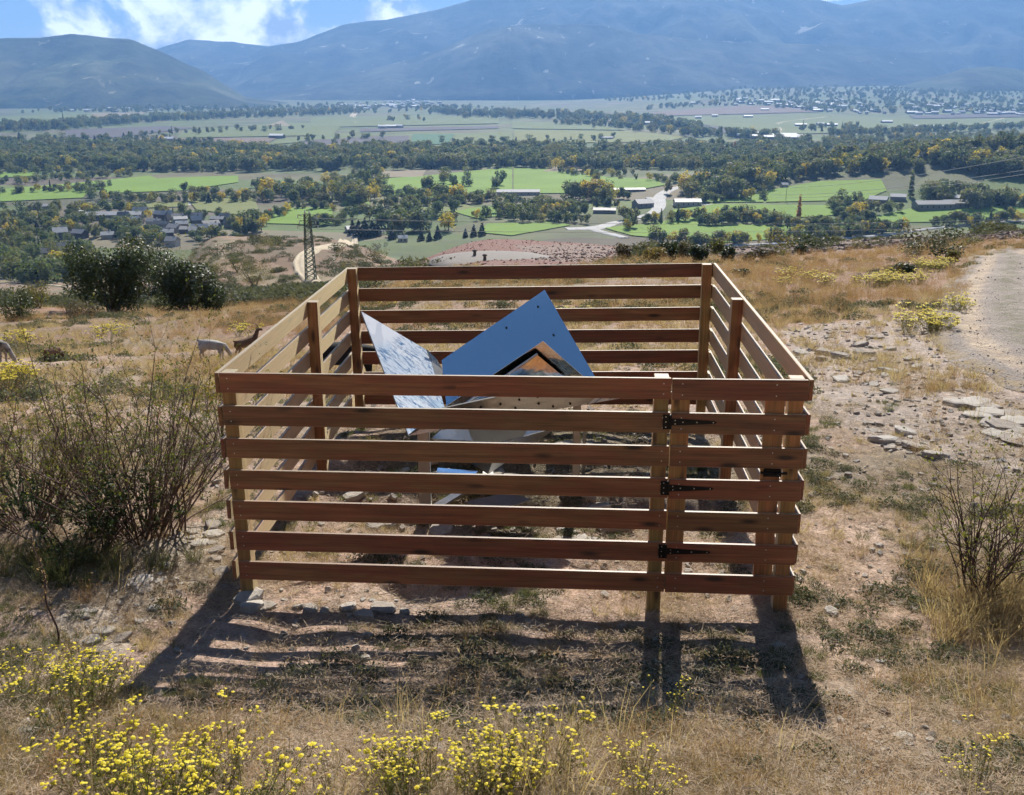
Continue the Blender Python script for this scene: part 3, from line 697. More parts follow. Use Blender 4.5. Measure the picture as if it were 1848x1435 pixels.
def bolts(pts, P0, n, par):
    for u, v in pts:
        c = onplane(u, v, P0, n); Mx = n.to_track_quat('Z', 'Y').to_matrix().to_4x4(); Mx.translation = c + n * .004; link('bolt', bm2, par, Mx)
bolts([(971, 554), (914, 592), (999, 605), (787, 655)], B_, nB, ob)
# upright folded piece in front, mirroring the ground
Fp = pp(980, 616, 8.22); Fv = Vector((.06, -1, -.16)).normalized()
ov, nn = panel('folded_panel', [Fp, onplane(803, 735, Fp, Fv), onplane(925, 742, Fp, Fv), onplane(1065, 690, Fp, Fv)], .008, BRONZE, mat2=STEEL)
ov['label'] = 'bronze toned panel folded to a point and mirroring the ground'
Fi = Vector((.22, -1, -.05)).normalized(); F2 = pp(970, 641, 8.15); panel('inner_panel', [F2, onplane(828, 737, F2, Fi), onplane(930, 745, F2, Fi), onplane(1022, 684, F2, Fi)], .006, BRONZE)
e0, e1 = pp(970, 639, 8.13), pp(826, 738, 8.02)
v_, f_ = tubes([(e0, e1, .011, .011)], 4); link('edge_bar', mesh_np('edge_bar', v_, f_, [STEEL]), sculpt, Matrix.Identity(4))
# long front panel from tip to tip
C_ = pp(1123, 718, 8.12); D2 = pp(738, 786, 7.66); T1 = pp(935, 708, 7.74)
nF = pln(C_, T1, D2)
if nF.y > 0: nF = -nF
of, nn = panel('front_panel', [D2, C_, T1, onplane(800, 737, D2, nF)], .012, STEEL, mat2=MIRROR)
bolts([(903, 729), (937, 721), (868, 734), (970, 716), (998, 733), (930, 736), (1029, 728), (972, 728)], C_, nF, of)
tipm = PRINT  # print colour stands in for the pale blue reflection on the right tip
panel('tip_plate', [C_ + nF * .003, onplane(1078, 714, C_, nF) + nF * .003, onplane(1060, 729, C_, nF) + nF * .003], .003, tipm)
panel('tip_plate', [D2 + nF * .003, onplane(815, 773, C_, nF) + nF * .003, onplane(757, 775, C_, nF) + nF * .003], .003, PRINT)
# inverted pyramid under the star
apex = pp(881, 856, 8.2)
rim = [pp(778, 792, 8.0), pp(900, 800, 7.9), pp(1006, 772, 8.3), pp(985, 742, 8.7), pp(830, 745, 8.7)]
for i in range(5):
    a, b = rim[i], rim[(i + 1) % 5]; panel('pyramid_facet', [a, apex, b], .006, STEEL)
# legs and floor frame
def leg(u, v, Y, top, w):
    p = pp(u, v, Y); zb = height(np.array([p.x]), np.array([p.y]))[0] - .05
    me = box_mesh('leg', w, w, top - zb, [DULL], .004); link('leg', me, sculpt, Matrix.Translation((p.x, p.y, (top + zb) / 2)))
    return Vector((p.x, p.y, zb + .12))
l1 = leg(768, 905, 7.95, .78, .10); l2 = leg(1038, 900, 8.35, .82, .066); l3 = leg(1052, 905, 8.9, .5, .03); l4 = leg(880, 880, 8.85, .7, .066)
ctr = Vector((apex.x, apex.y, apex.z - .03))
for i, q in enumerate((l1, l2, l4)):
    d = (ctr - q); side = Vector((-d.y, d.x, 0)).normalized() * (.055)
    q = q + Vector((0, 0, .03 * i)); cc = ctr + Vector((0, 0, -.01 * i))
    panel('base_arm', [q - side, q + side, cc + side * .8, cc - side * .8], .02, STEEL)
panel('base_plate', [pp(790, 846, 8.2), pp(862, 852, 8.2), pp(850, 866, 8.0), pp(785, 862, 8.0)], .01, MIRROR)
panel('base_plate', [pp(838, 908, 7.75), pp(915, 890, 8.05), pp(960, 903, 7.95), pp(900, 922, 7.7)], .01, plain('dull_grey_plate', (.2, .19, .18), .7))  # even dull grey, non-metallic to keep sun glare off the plate
# corner bracket between printed and mirror panel
panel('bracket', [pp(770, 630, 8.75), pp(778, 652, 8.7), pp(793, 700, 8.5), pp(800, 668, 8.72), pp(788, 648, 8.76)], .01, DULL)
# ================================================================== WATER TANK, PYLON, POLES
CONC = plain('grey_concrete', (.15, .13, .115), .85, 0, .12, 3, .2)
g = ground([880], [476])[0]; TY = 64.; ta, tb = px_dir(890, 474)
tcx, tcz = float(ta) * TY, CAMZ + float(tb) * TY
tank = empty('water_tank', (tcx, TY, tcz - 1.2)); tag(tank, 'low round concrete tank roof with two short vents beside the red earth mound', 'tank')
bm = bmesh.new()
prof = [(0, .42), (1.5, .40), (3.0, .30), (4.1, .12), (4.15, .0), (4.15, -1.4)]
rings = []
for r_, z_ in prof:
    rings.append([bm.verts.new((r_ * math.cos(t), r_ * math.sin(t), z_ + 1.2)) for t in np.linspace(0, 2 * math.pi, 48, False)] if r_ else [bm.verts.new((0, 0, z_ + 1.2))])
for a, b in zip(rings[:-1], rings[1:]):
    for i in range(48):
        j = (i + 1) % 48
        bm.faces.new((a[0], b[i], b[j]) if len(a) == 1 else (a[i], b[i], b[j], a[j]))
me = bpy.data.meshes.new('roof_slab'); bm.to_mesh(me); bm.free(); me.materials.append(CONC); me.polygons.foreach_set('use_smooth', [True] * len(me.polygons))
o = bpy.data.objects.new('roof_slab', me); C.objects.link(o); o.parent = tank
def lathe(name, prof, n, mat, parent, loc, sm=True):
    V = []; Fq = []
    for r_, z_ in prof:
        for t in np.linspace(0, 2 * math.pi, n, False): V.append((r_ * math.cos(t) + loc[0], r_ * math.sin(t) + loc[1], z_ + loc[2]))
    for k in range(len(prof) - 1):
        for i in range(n):
            j = (i + 1) % n; Fq.append((k * n + i, k * n + j, (k + 1) * n + j, (k + 1) * n + i))
    o = bpy.data.objects.new(name, mesh_np(name, V, np.array(Fq), [mat], sm)); C.objects.link(o); o.parent = parent; return o
for dx, dy in ((-1.2, .4), (-.5, -1.4)):
    lathe('vent', [(.0, .42), (.08, .41), (.15, .36), (.15, .29), (.085, .26), (.1, .14), (.12, 0)], 12, CONC, tank, (dx, dy, 1.57))
GSTEEL = plain('green_grey_lattice_steel', (.10, .13, .085), .6, .4, .15, 2)
PORC = plain('pale_insulator', (.75, .76, .74), .3, 0, .05, 5)
PYY = 160.; pa, pb = px_dir(562, 517); px_, pz_ = float(pa) * PYY, float(height(np.array([float(pa) * PYY]), np.array([PYY]))[0])
htop = at_depth(556, 386, PYY).z
pyl = empty('lattice_pylon', (px_, PYY, pz_)); tag(pyl, 'slim green lattice electricity pylon beside the pale dirt path', 'pylon')
PH = htop - pz_
segs = []; w0, w1 = .78, .42
def corner(i, t):
    w = w0 + (w1 - w0) * t; sx, sy = ((-1, -1), (1, -1), (1, 1), (-1, 1))[i]; return (sx * w, sy * w, t * PH)
for i in range(4): segs.append((corner(i, 0), corner(i, 1), .085, .07))
NB = 15
for k in range(NB):
    t0, t1 = k / NB, (k + 1) / NB
    for i in range(4):
        j = (i + 1) % 4
        segs.append((corner(i, t0), corner(j, t1), .04, .04)); segs.append((corner(j, t0), corner(i, t1), .045, .045)); segs.append((corner(i, t1), corner(j, t1), .03, .03))
v_, f_ = tubes(segs, 4); o = bpy.data.objects.new('tower', mesh_np('tower', v_, f_, [GSTEEL])); C.objects.link(o); o.parent = pyl
for hz, wd in ((.985, 1.5), (.90, 1.3), (.83, 1.6)):
    v_, f_ = tubes([((-wd, 0, PH * hz), (wd, 0, PH * hz), .06, .06), ((-wd, 0, PH * hz), (0, 0, PH * hz - .5), .035, .035), ((wd, 0, PH * hz), (0, 0, PH * hz - .5), .035, .035)], 4)
    arm = bpy.data.objects.new('cross_arm', mesh_np('cross_arm', v_, f_, [GSTEEL])); C.objects.link(arm); arm.parent = pyl
    for s in (-1, 1): lathe('insulator', [(.0, .0), (.09, -.05), (.05, -.15), (.10, -.22), (.05, -.32), (.1, -.4), (.0, -.5)], 8, PORC, arm, (s * wd, 0, PH * hz - .05))
lathe('insulator', [(.0, .6), (.12, .5), (.07, .35), (.14, .2), (.08, .0)], 8, PORC, pyl, (-.35, 0, PH)); lathe('insulator', [(.0, .5), (.12, .42), (.07, .3), (.14, .16), (.08, .0)], 8, PORC, pyl, (.35, 0, PH))
WIRE = plain('weathered_cable', (.25, .26, .26), .8, 0, .1, 2)
def cable(name, a, b, sag, r, label, group=None):
    a = Vector(a); b = Vector(b); pts = []
    for t in np.linspace(0, 1, 29): p = a.lerp(b, t); p.z -= sag * 4 * t * (1 - t); pts.append(tuple(p))
    v_, f_ = tubes([(pts[i], pts[i + 1], r, r) for i in range(28)], 4)
    o = link(name, mesh_np(name, v_, f_, [WIRE])); tag(o, label, 'cable', group)
pole_base = ground([1418], [363])[0]; ptop = at_depth(1418, 338, pole_base[1])
pol = empty('utility_pole', tuple(pole_base)); tag(pol, 'thin utility pole standing in the bright green field', 'pole')
lathe('shaft', [(.22, -.3), (.2, 2), (.14, ptop.z - pole_base[2])], 8, plain('tarred_wood', (.10, .08, .06), .8), pol, (0, 0, 0))
lathe('top_cap', [(.5, -.25), (.5, 0), (.0, .1)], 6, GSTEEL, pol, (0, 0, ptop.z - pole_base[2]), False)
for (u1, v1, u2, v2, lb) in ((1418, 339, 1990, 255, 'thin power cable running from the utility pole over the wooded knoll'), (1392, 352, 1990, 284, 'thin power cable just under the one from the pole'), (1400, 357, 1990, 292, 'lowest of the thin power cables crossing before the farm')):
    cable('power_cable', at_depth(u1, v1, pole_base[1]), at_depth(u2, v2, 420), 4, .11, lb)
for s in (-1, 1):
    for hz in (.985, .83):
        wd = 1.5 if hz > .9 else 1.6
        cable('power_cable', (px_ + s * wd, PYY, pz_ + PH * hz - .55), (px_ + s * wd + 420, PYY + 300, pz_ + PH * hz - 22), 7, .022, 'power cable leaving a cross arm of the lattice pylon across the valley', 'cables of the lattice pylon')
# ================================================================== VEGETATION HELPERS
def leaf_quads(P, N, size, rng, aspect=1.6):
    """a leaf-sized quad at each point P, facing roughly N"""
    n = len(P); N = N / np.maximum(np.linalg.norm(N, axis=1, keepdims=True), 1e-6)
    a = np.cross(N, rng.normal(size=(n, 3))); a /= np.maximum(np.linalg.norm(a, axis=1, keepdims=True), 1e-6); b = np.cross(N, a)
    s = size * rng.uniform(.6, 1.35, n)[:, None]; L = s * aspect
    V = np.stack([P - a * L * .5, P + b * s * .42 - a * L * .05, P + a * L * .5, P - b * s * .42 - a * L * .05], 1)
    return V.reshape(-1, 3), np.arange(4 * n).reshape(n, 4)
def crown_points(lobes, n, rng, shell=.55):
    L = np.array(lobes, float); w = (L[:, 3] * L[:, 4] * L[:, 5]) ** (2 / 3); k = rng.choice(len(L), n, p=w / w.sum())
    d = rng.normal(size=(n, 3)); d /= np.linalg.norm(d, axis=1, keepdims=True)
    r = shell + (1 - shell) * rng.random(n) ** .6
    P = L[k, :3] + d * L[k, 3:6] * r[:, None]
    return P, d
def crown_mesh(name, lobes, n, size, mat, seed, zmin=None, up=.35, jitter=.7):
    rng = np.random.default_rng(seed); P, d = crown_points(lobes, n, rng)
    if zmin is not None: k = P[:, 2] > zmin; P, d = P[k], d[k]
    N = d + rng.normal(size=d.shape) * jitter + np.array([0, 0, up])
    V, Fq = leaf_quads(P, N, size, rng); me = mesh_np(name, V, Fq, [mat]); face_attr(me, 'lv', rng.random(len(Fq))); return me
def trunk_mesh(name, h, r, mat, seed, limbs=5, spread=.5):
    rng = random.Random(seed); segs = [((0, 0, -.4), (0, 0, h * .35), r, r * .8), ((0, 0, h * .35), (rng.uniform(-.1, .1) * h, rng.uniform(-.1, .1) * h, h * .75), r * .8, r * .35)]
    for k in range(limbs):
        t = rng.uniform(.3, .7); a = rng.uniform(0, 6.28); e = (math.cos(a) * h * spread * .6, math.sin(a) * h * spread * .6, h * (t + .22))
        segs.append(((0, 0, h * t * .9), e, r * .4, r * .12))
    v, f = tubes(segs, 6); return mesh_np(name, v, f, [mat], True)
BARK = plain('grey_brown_bark', (.10, .075, .055), .9, 0, .25, 4, .4)
GREENS = leaf_mat('autumn_green_foliage', [(.05, .07, .036), (.075, .10, .04), (.10, .125, .045), (.13, .14, .05), (.16, .14, .055), (.19, .165, .05)], 1.6, .45)
YELLOW = leaf_mat('yellow_autumn_foliage', [(.22, .20, .035), (.34, .285, .045), (.50, .37, .045), (.38, .26, .04)], 1.5, .45)
ORANGE = leaf_mat('orange_autumn_foliage', [(.30, .10, .03), (.38, .15, .03), (.34, .20, .03)], 1.5, .45)
RED = leaf_mat('red_autumn_foliage', [(.30, .04, .025), (.36, .06, .03)], 1.3, .4)
DARKG = leaf_mat('dark_conifer_foliage', [(.012, .022, .016), (.018, .03, .02), (.025, .036, .022)], 1.2, .25)
HOLM = leaf_mat('evergreen_oak_foliage', [(.022, .032, .015), (.035, .05, .02), (.055, .07, .028)], 1.5, .35, .45)
OLIVE = leaf_mat('olive_scrub_foliage', [(.09, .10, .03), (.12, .12, .035), (.16, .13, .04), (.17, .11, .045)], 1.5, .4)
GREYSCRUB = leaf_mat('grey_scrub_foliage', [(.10, .085, .055), (.13, .10, .07), (.09, .09, .05), (.14, .09, .065)], 1.3, .35)
# unit trees (height 1)
def lobes_round(seed, n=8, w=.36):
    r = random.Random(seed); L = [(0, 0, .58, w * .8, w * .8, .34)]
    for i in range(n):
        a = r.uniform(0, 6.28); d = r.uniform(.35, .75) * w; s = r.uniform(.35, .6) * w
        L.append((math.cos(a) * d, math.sin(a) * d, r.uniform(.14, .86), s, s, s * r.uniform(.8, 1.2)))
    return L
TREES = {'broadleaf': [], 'poplar': [], 'conifer': [], 'yellow': [], 'orange': []}
for s in range(6):
    w = (.36, .44, .30, .40, .34, .5)[s]
    TREES['broadleaf'].append((crown_mesh('crown', lobes_round(s, 9, w), 560, .075, GREENS, s, .03), trunk_mesh('trunk', .8, .026, BARK, s)))
for s in range(3):
    TREES['yellow'].append((crown_mesh('crown', lobes_round(20 + s, 8, .36), 420, .07, YELLOW, 20 + s, .12), trunk_mesh('trunk', .8, .026, BARK, 20 + s)))
    L = [(0, 0, .1 + .85 * t, .10 * (1 - .75 * abs(t - .4)) * (1.25 - t * .7), .10 * (1.25 - t * .7), .12) for t in np.linspace(0, 1, 9)]
    TREES['poplar'].append((crown_mesh('crown', L, 380, .06, GREENS, 30 + s, .06), trunk_mesh('trunk', .8, .02, BARK, 30 + s, 2, .1)))
    TREES['orange'].append((crown_mesh('crown', L, 380, .06, ORANGE, 35 + s, .06), trunk_mesh('trunk', .8, .02, BARK, 35 + s, 2, .1)))
    L = [(0, 0, .1 + .86 * t, .26 * (1 - t) + .02, .26 * (1 - t) + .02, .06) for t in np.linspace(0, 1, 11)]
    TREES['conifer'].append((crown_mesh('crown', L, 520, .07, DARKG, 40 + s, .05, -.2), trunk_mesh('trunk', .9, .024, BARK, 40 + s, 0)))
def add_tree(kind, i, loc, h, rz, label, group, name, wide=1.):
    cr, tr = TREES[kind][i % len(TREES[kind])]
    e = bpy.data.objects.new(name, None); e.location = loc; e.rotation_euler = (0, 0, rz); e.scale = (h * wide, h * wide, h); e.empty_display_size = .1
    C.objects.link(e)
    for nm, me in (('crown', cr), ('trunk', tr)):
        o = bpy.data.objects.new(nm, me); o.parent = e; C.objects.link(o)
    tag(e, label, 'tree', group); return e
# ------------------------------------------------------------------ instanced ground cover
def scatter(name, P, rot, scl, protos, label, cat, top=True):
    """many copies nobody could count, drawn as ONE object through geometry nodes"""
    me = bpy.data.meshes.new(name); me.vertices.add(len(P)); me.vertices.foreach_set('co', np.asarray(P, np.float32).ravel())
    a = me.attributes.new('rot', 'FLOAT_VECTOR', 'POINT'); a.data.foreach_set('vector', np.asarray(rot, np.float32).ravel())
    a = me.attributes.new('scl', 'FLOAT_VECTOR', 'POINT'); a.data.foreach_set('vector', np.asarray(scl, np.float32).ravel())
    col = bpy.data.collections.new(name + '_shapes')
    for k, p in enumerate(protos):
        col.objects.link(bpy.data.objects.new('%s_shape' % name, p))
    ng = bpy.data.node_groups.new(name + '_scatter', 'GeometryNodeTree')
    ng.interface.new_socket('Geometry', in_out='INPUT', socket_type='NodeSocketGeometry'); ng.interface.new_socket('Geometry', in_out='OUTPUT', socket_type='NodeSocketGeometry')
    N = ng.nodes; gi = N.new('NodeGroupInput'); go = N.new('NodeGroupOutput')
    ci = N.new('GeometryNodeCollectionInfo'); ci.inputs['Collection'].default_value = col; ci.inputs['Separate Children'].default_value = True; ci.inputs['Reset Children'].default_value = True
    ip = N.new('GeometryNodeInstanceOnPoints'); ip.inputs['Pick Instance'].default_value = True
    def na(nm):
        q = N.new('GeometryNodeInputNamedAttribute'); q.data_type = 'FLOAT_VECTOR'; q.inputs['Name'].default_value = nm; return q.outputs[0]
    ng.links.new(gi.outputs[0], ip.inputs['Points']); ng.links.new(ci.outputs[0], ip.inputs['Instance'])
    ng.links.new(na('rot'), ip.inputs['Rotation']); ng.links.new(na('scl'), ip.inputs['Scale']); ng.links.new(ip.outputs[0], go.inputs[0])
    o = link(name, me); md = o.modifiers.new('scatter', 'NODES'); md.node_group = ng
    tag(o, label, cat, kind='stuff'); return o
# ================================================================== TREES OF THE VALLEY
rng = np.random.default_rng(11); rnd = random.Random(11)
T = []      # (x, y, height, kind, label, group)
HEDGE = ('green hedgerow tree between the bright valley fields', 'hedgerow trees')
VILL = ('green tree growing among the slate roofed village houses', 'village trees')
FARM = ('tree beside the long farm sheds and the road', 'farm trees')
KNOLL = ('autumn tree in the mixed wood on the knoll above the farm', 'knoll wood trees')
SLOPE = ('grey green tree on the slope below the big evergreen bush', 'slope trees')
RIVER = ('tree in the dark riverside wood across the valley', 'riverside trees')
FARP = ('small far tree on the plain beyond the riverside wood', 'plain trees')
def line_trees(pts, step_px, h, lab, mix=(.86, .08, .03, .03), jit=2.5, dens=1.):
    pts = np.array(pts, float)
    for a, b in zip(pts[:-1], pts[1:]):
        n = max(1, int(np.linalg.norm(b - a) / step_px * dens))
        for s in np.linspace(0, 1, n, False):
            u, v = a + (b - a) * s + np.array([rnd.gauss(0, jit * 1.6), rnd.gauss(0, jit * .5)])
            if clear_of_houses(u, v): add_px(u, v, h, lab, mix)
def add_px(u, v, h, lab, mix):
    g = _fast_ground(u, v)
    k = rnd.choices(('broadleaf', 'yellow', 'poplar', 'conifer'), mix)[0]
    hh = 1.22 * rnd.uniform(*h) * (1.25 if k in ('poplar',) else 1.)
    T.append((g[0], g[1], hh, k, *lab))
_YC1 = np.geomspace(380, 8800, 230); _YC2 = np.geomspace(130, 8800, 260)
def _fast_ground(u, v):
    a, b = px_dir(u, v); _YC = _YC2 if (u < 200 and v > 425) else _YC1; d = CAMZ + b * _YC - height(a * _YC, _YC, False); k = max(1, int(np.argmax(d < 0)) or len(_YC) - 1)
    Y = _YC[k - 1] + (_YC[k] - _YC[k - 1]) * min(max(d[k - 1] / (d[k - 1] - d[k] + 1e-9), 0), 1)
    return (float(a) * Y, Y, 0.)
HPX = [(117, 459), (84, 472), (110, 432), (145, 431), (195, 432), (207, 396), (185, 398), (230, 396), (82, 378), (640, 420), (727, 436), (1585, 366), (1620, 361), (1683, 378), (1722, 375), (1728, 364), (1660, 378), (1160, 374), (1240, 372), (1091, 384), (935, 352), (910, 352), (960, 352)]
VH = [(250, 400), (262, 405), (285, 396), (303, 398), (295, 408), (310, 410), (322, 402), (330, 411), (343, 405), (352, 412), (360, 404), (372, 408), (384, 403), (396, 400), (318, 420), (335, 423), (350, 420), (366, 417), (322, 432), (330, 440),
      (275, 412), (235, 402), (405, 404), (270, 438), (300, 425), (340, 396), (388, 412)]
def clear_of_houses(u, v): return not any(abs(u - a) < 13 and -4 < v - b < 14 for a, b in HPX + VH[::2])
def poly_trees(poly, n, h, lab, mix=(.86, .08, .03, .03)):
    us = [p[0] for p in poly]; vs = [p[1] for p in poly]; c = 0; t = 0
    while c < n and t < n * 40:
        t += 1; u = rnd.uniform(min(us), max(us)); v = rnd.uniform(min(vs), max(vs))
        if inpoly(np.array([u]), np.array([v]), poly)[0] and clear_of_houses(u, v): add_px(u, v, h, lab, mix); c += 1
# near valley hedges (base positions in the picture)
for pts in ([(0, 352), (60, 347), (150, 344), (200, 336)], [(150, 345), (170, 360), (250, 366), (330, 365), (470, 362)], [(330, 346), (400, 356), (470, 360), (560, 352), (630, 340)],
            [(0, 332), (90, 326), (240, 318)], [(0, 312), (120, 312), (300, 308), (420, 312)], [(470, 340), (540, 350), (600, 372)], [(600, 342), (640, 330), (690, 312)],
            [(690, 352), (740, 352), (830, 362), (920, 362)], [(560, 408), (610, 405), (640, 392)], [(470, 400), (540, 378), (610, 380)], [(680, 372), (760, 372), (880, 366), (950, 366)],
            [(860, 395), (930, 388), (1010, 390), (1060, 385)], [(940, 400), (1010, 398), (1060, 404)], [(1050, 352), (1090, 356), (1140, 362)], [(960, 372), (1040, 378), (1120, 372)],
            [(1120, 398), (1170, 404), (1240, 400)], [(1130, 416), (1150, 410)], [(1260, 408), (1350, 402), (1450, 412), (1500, 415)], [(1250, 395), (1330, 396), (1370, 400)],
            [(1380, 402), (1440, 408), (1500, 414), (1520, 400), (1580, 405)], [(1530, 418), (1600, 422), (1640, 412)], [(1500, 385), (1540, 392), (1560, 400)], [(1260, 365), (1330, 360), (1378, 360)],
            [(1290, 352), (1340, 345), (1380, 350)], [(1160, 325), (1230, 330), (1250, 340)], [(1010, 312), (1060, 318), (1140, 320)], [(1180, 436), (1260, 440), (1350, 438)], [(1380, 434), (1460, 432), (1560, 428)],
            [(1680, 408), (1760, 405), (1848, 398)], [(1700, 372), (1780, 368), (1860, 372)]):
    line_trees(pts, 5.5, (4, 9), HEDGE, (.82, .12, .04, .02), 3)
for poly, n, h in (([(760, 352), (820, 345), (830, 368), (755, 368)], 9, (9, 15)), ([(1035, 352), (1095, 350), (1100, 368), (1030, 368)], 16, (11, 17)), ([(640, 300), (690, 300), (700, 350), (660, 400), (620, 370)], 36, (9, 17)),
                   ([(540, 340), (640, 330), (650, 372), (560, 372)], 26, (9, 15)), ([(470, 345), (560, 335), (570, 372), (480, 370)], 20, (8, 14)), ([(1240, 340), (1320, 335), (1330, 362), (1240, 358)], 22, (9, 14)),
                   ([(880, 372), (1030, 372), (1050, 396), (900, 398)], 26, (6, 11)), ([(1330, 325), (1400, 322), (1400, 345), (1330, 348)], 14, (7, 12)), ([(800, 320), (850, 318), (850, 340), (800, 342)], 6, (8, 13)),
                   ([(880, 330), (905, 330), (905, 342), (880, 342)], 3, (10, 14)), ([(660, 395), (760, 385), (830, 388), (830, 425), (680, 430)], 30, (7, 13))):
    poly_trees(poly, n, h, HEDGE, (.80, .16, .03, .01))
poly_trees([(0, 380), (150, 378), (330, 385), (420, 395), (460, 420), (360, 440), (230, 450), (150, 430), (0, 440)], 190, (5, 9), VILL, (.84, .08, .04, .04))
poly_trees([(400, 410), (470, 395), (500, 405), (440, 440), (390, 445)], 20, (6, 10), VILL, (.72, .22, .02, .04))
poly_trees([(0, 430), (110, 430), (180, 470), (180, 510), (80, 520), (0, 500)], 100, (5, 10), SLOPE, (.86, .08, .03, .03))
poly_trees([(1190, 355), (1330, 338), (1500, 318), (1640, 310), (1760, 315), (1900, 330), (1900, 300), (1700, 290), (1500, 300), (1250, 335)], 260, (9, 15), KNOLL, (.74, .2, .03, .03))
poly_trees([(1660, 350), (1740, 348), (1780, 372), (1760, 382), (1680, 372)], 24, (9, 14), FARM, (.9, .06, .04, 0))
poly_trees([(1500, 368), (1560, 362), (1560, 388), (1500, 385)], 5, (7, 10), FARM); line_trees([(1530, 372), (1545, 382), (1580, 388), (1610, 385), (1630, 383)], 9, (6, 9), FARM)
poly_trees([(1770, 365), (1870, 362), (1870, 378), (1770, 380)], 16, (7, 11), FARM)
# river wood and plain
poly_trees([(-750, 262), (300, 268), (520, 274), (720, 268), (1000, 270), (1250, 268), (1450, 258), (1960, 240), (2600, 232), (2600, 262), (1960, 275), (1650, 292), (1350, 312), (1000, 302), (700, 308), (380, 312), (-750, 300)], 4300, (9, 16), RIVER, (.95, .035, .01, .005))
line_trees([(660, 302), (800, 303), (900, 302), (1000, 303), (1130, 305), (1260, 300)], 7, (10, 15), RIVER, (.9, .06, .04, 0), 3)
poly_trees([(-100, 252), (180, 250), (330, 256), (470, 268), (300, 272), (-100, 272)], 170, (8, 14), FARP, (.72, .02, .02, .24))
line_trees([(0, 236), (100, 232), (200, 225), (300, 216), (420, 212), (540, 208), (640, 203)], 3.2, (12, 22), FARP, (.97, .02, .01, 0), 4, 2.)
line_trees([(230, 252), (290, 244), (400, 240), (560, 232)], 12, (8, 14), FARP)
line_trees([(540, 256), (600, 252), (700, 250)], 14, (8, 14), FARP); line_trees([(800, 258), (900, 258), (1000, 256), (1120, 250)], 16, (7, 12), FARP)
line_trees([(780, 204), (900, 210), (1010, 212), (1060, 214), (1180, 224), (1260, 238)], 3, (13, 24), FARP, (.97, .02, .01, 0), 5, 2.)
line_trees([(1010, 222), (1100, 228), (1160, 236), (1260, 246), (1400, 252)], 4.5, (10, 18), FARP, (.97, .02, .01, 0), 4, 1.6)
line_trees([(1500, 246), (1600, 242), (1700, 238), (1848, 232)], 4.5, (10, 16), FARP, (.97, .02, .01, 0), 3, 1.4)
poly_trees([(1150, 200), (1260, 184), (1400, 180), (1600, 178), (1900, 178), (1900, 206), (1600, 206), (1480, 204), (1350, 190)], 520, (9, 18), FARP, (.97, .01, .01, .01))
poly_trees([(1050, 165), (1300, 160), (1500, 158), (1848, 158), (1848, 176), (1300, 180), (1100, 185)], 620, (10, 20), FARP, (.99, .01, 0, 0))
poly_trees([(0, 205), (200, 196), (400, 195), (620, 190), (800, 192), (900, 196), (700, 205), (500, 204), (250, 204)], 260, (10, 20), FARP, (.98, .01, .01, 0))
poly_trees([(1420, 232), (1560, 230), (1560, 238), (1430, 240)], 26, (9, 15), FARP); poly_trees([(700, 216), (770, 215), (770, 220), (700, 221)], 8, (10, 16), FARP)
poly_trees([(-750, 310), (-40, 312), (-40, 460), (-750, 460)], 170, (5, 11), SLOPE, (.84, .1, .03, .03)); poly_trees([(1910, 275), (2600, 270), (2600, 395), (1910, 395)], 170, (6, 12), KNOLL, (.8, .14, .03, .03))
T.sort(key=lambda t: -t[2] / t[1])
made = {}; rest = []
zt = height(np.array([t[0] for t in T]), np.array([t[1] for t in T]))
for i, (t, z0) in enumerate(zip(T, zt)):
    x, y, h, k, lab, grp = t
    c = made.get(k, 0)
    uu_ = project(np.array(x), np.array(y), np.array(z0))[0]
    if uu_ < -15 or uu_ > W + 15 or k == 'broadleaf' and c >= 290 or (k != 'broadleaf' and c >= 120): rest.append((x, y, z0, h, k)); continue
    made[k] = c + 1
    pre = {'broadleaf': '', 'yellow': 'yellow leaved ', 'poplar': 'slender columnar ', 'conifer': 'dark conical '}[k]
    lb = pre + lab if k != 'broadleaf' else lab
    lb = lb.replace('leaved green', 'leaved').replace('leaved grey green', 'leaved').replace('leaved autumn', 'leaved').replace('conical green', 'conical').replace('columnar green', 'columnar')
    add_tree(k, rnd.randrange(9), (x, y, z0 - .2), h, rnd.uniform(0, 6.28), lb, pre + grp, {'broadleaf': 'broadleaf_tree', 'yellow': 'yellow_tree', 'poplar': 'poplar_tree', 'conifer': 'conifer_tree'}[k], rnd.uniform(.85, 1.3) if k != 'poplar' else 1.)
for k in ('broadleaf', 'yellow', 'poplar', 'conifer'):
    q = [r for r in rest if r[4] == k]
    if not q: continue
    A = np.array([r[:4] for r in q], float)
    rot = np.zeros((len(A), 3)); rot[:, 2] = rng.uniform(0, 6.28, len(A)); s = A[:, 3:4] * np.repeat(rng.uniform(.9, 1.3, (len(A), 1)), 3, 1); s[:, 2] = A[:, 3]
    scatter({'broadleaf': 'far_woodland', 'yellow': 'far_yellow_woodland', 'poplar': 'far_poplars', 'conifer': 'far_conifers'}[k], A[:, :3], rot, s, [c for c, t in TREES[k]],
            {'broadleaf': 'far green woodland and hedges spread over the valley floor', 'yellow': 'far yellow autumn trees dotted through the valley woodland', 'poplar': 'far slender poplars in the valley woodland', 'conifer': 'far dark conifers in the valley woodland'}[k], 'woodland')
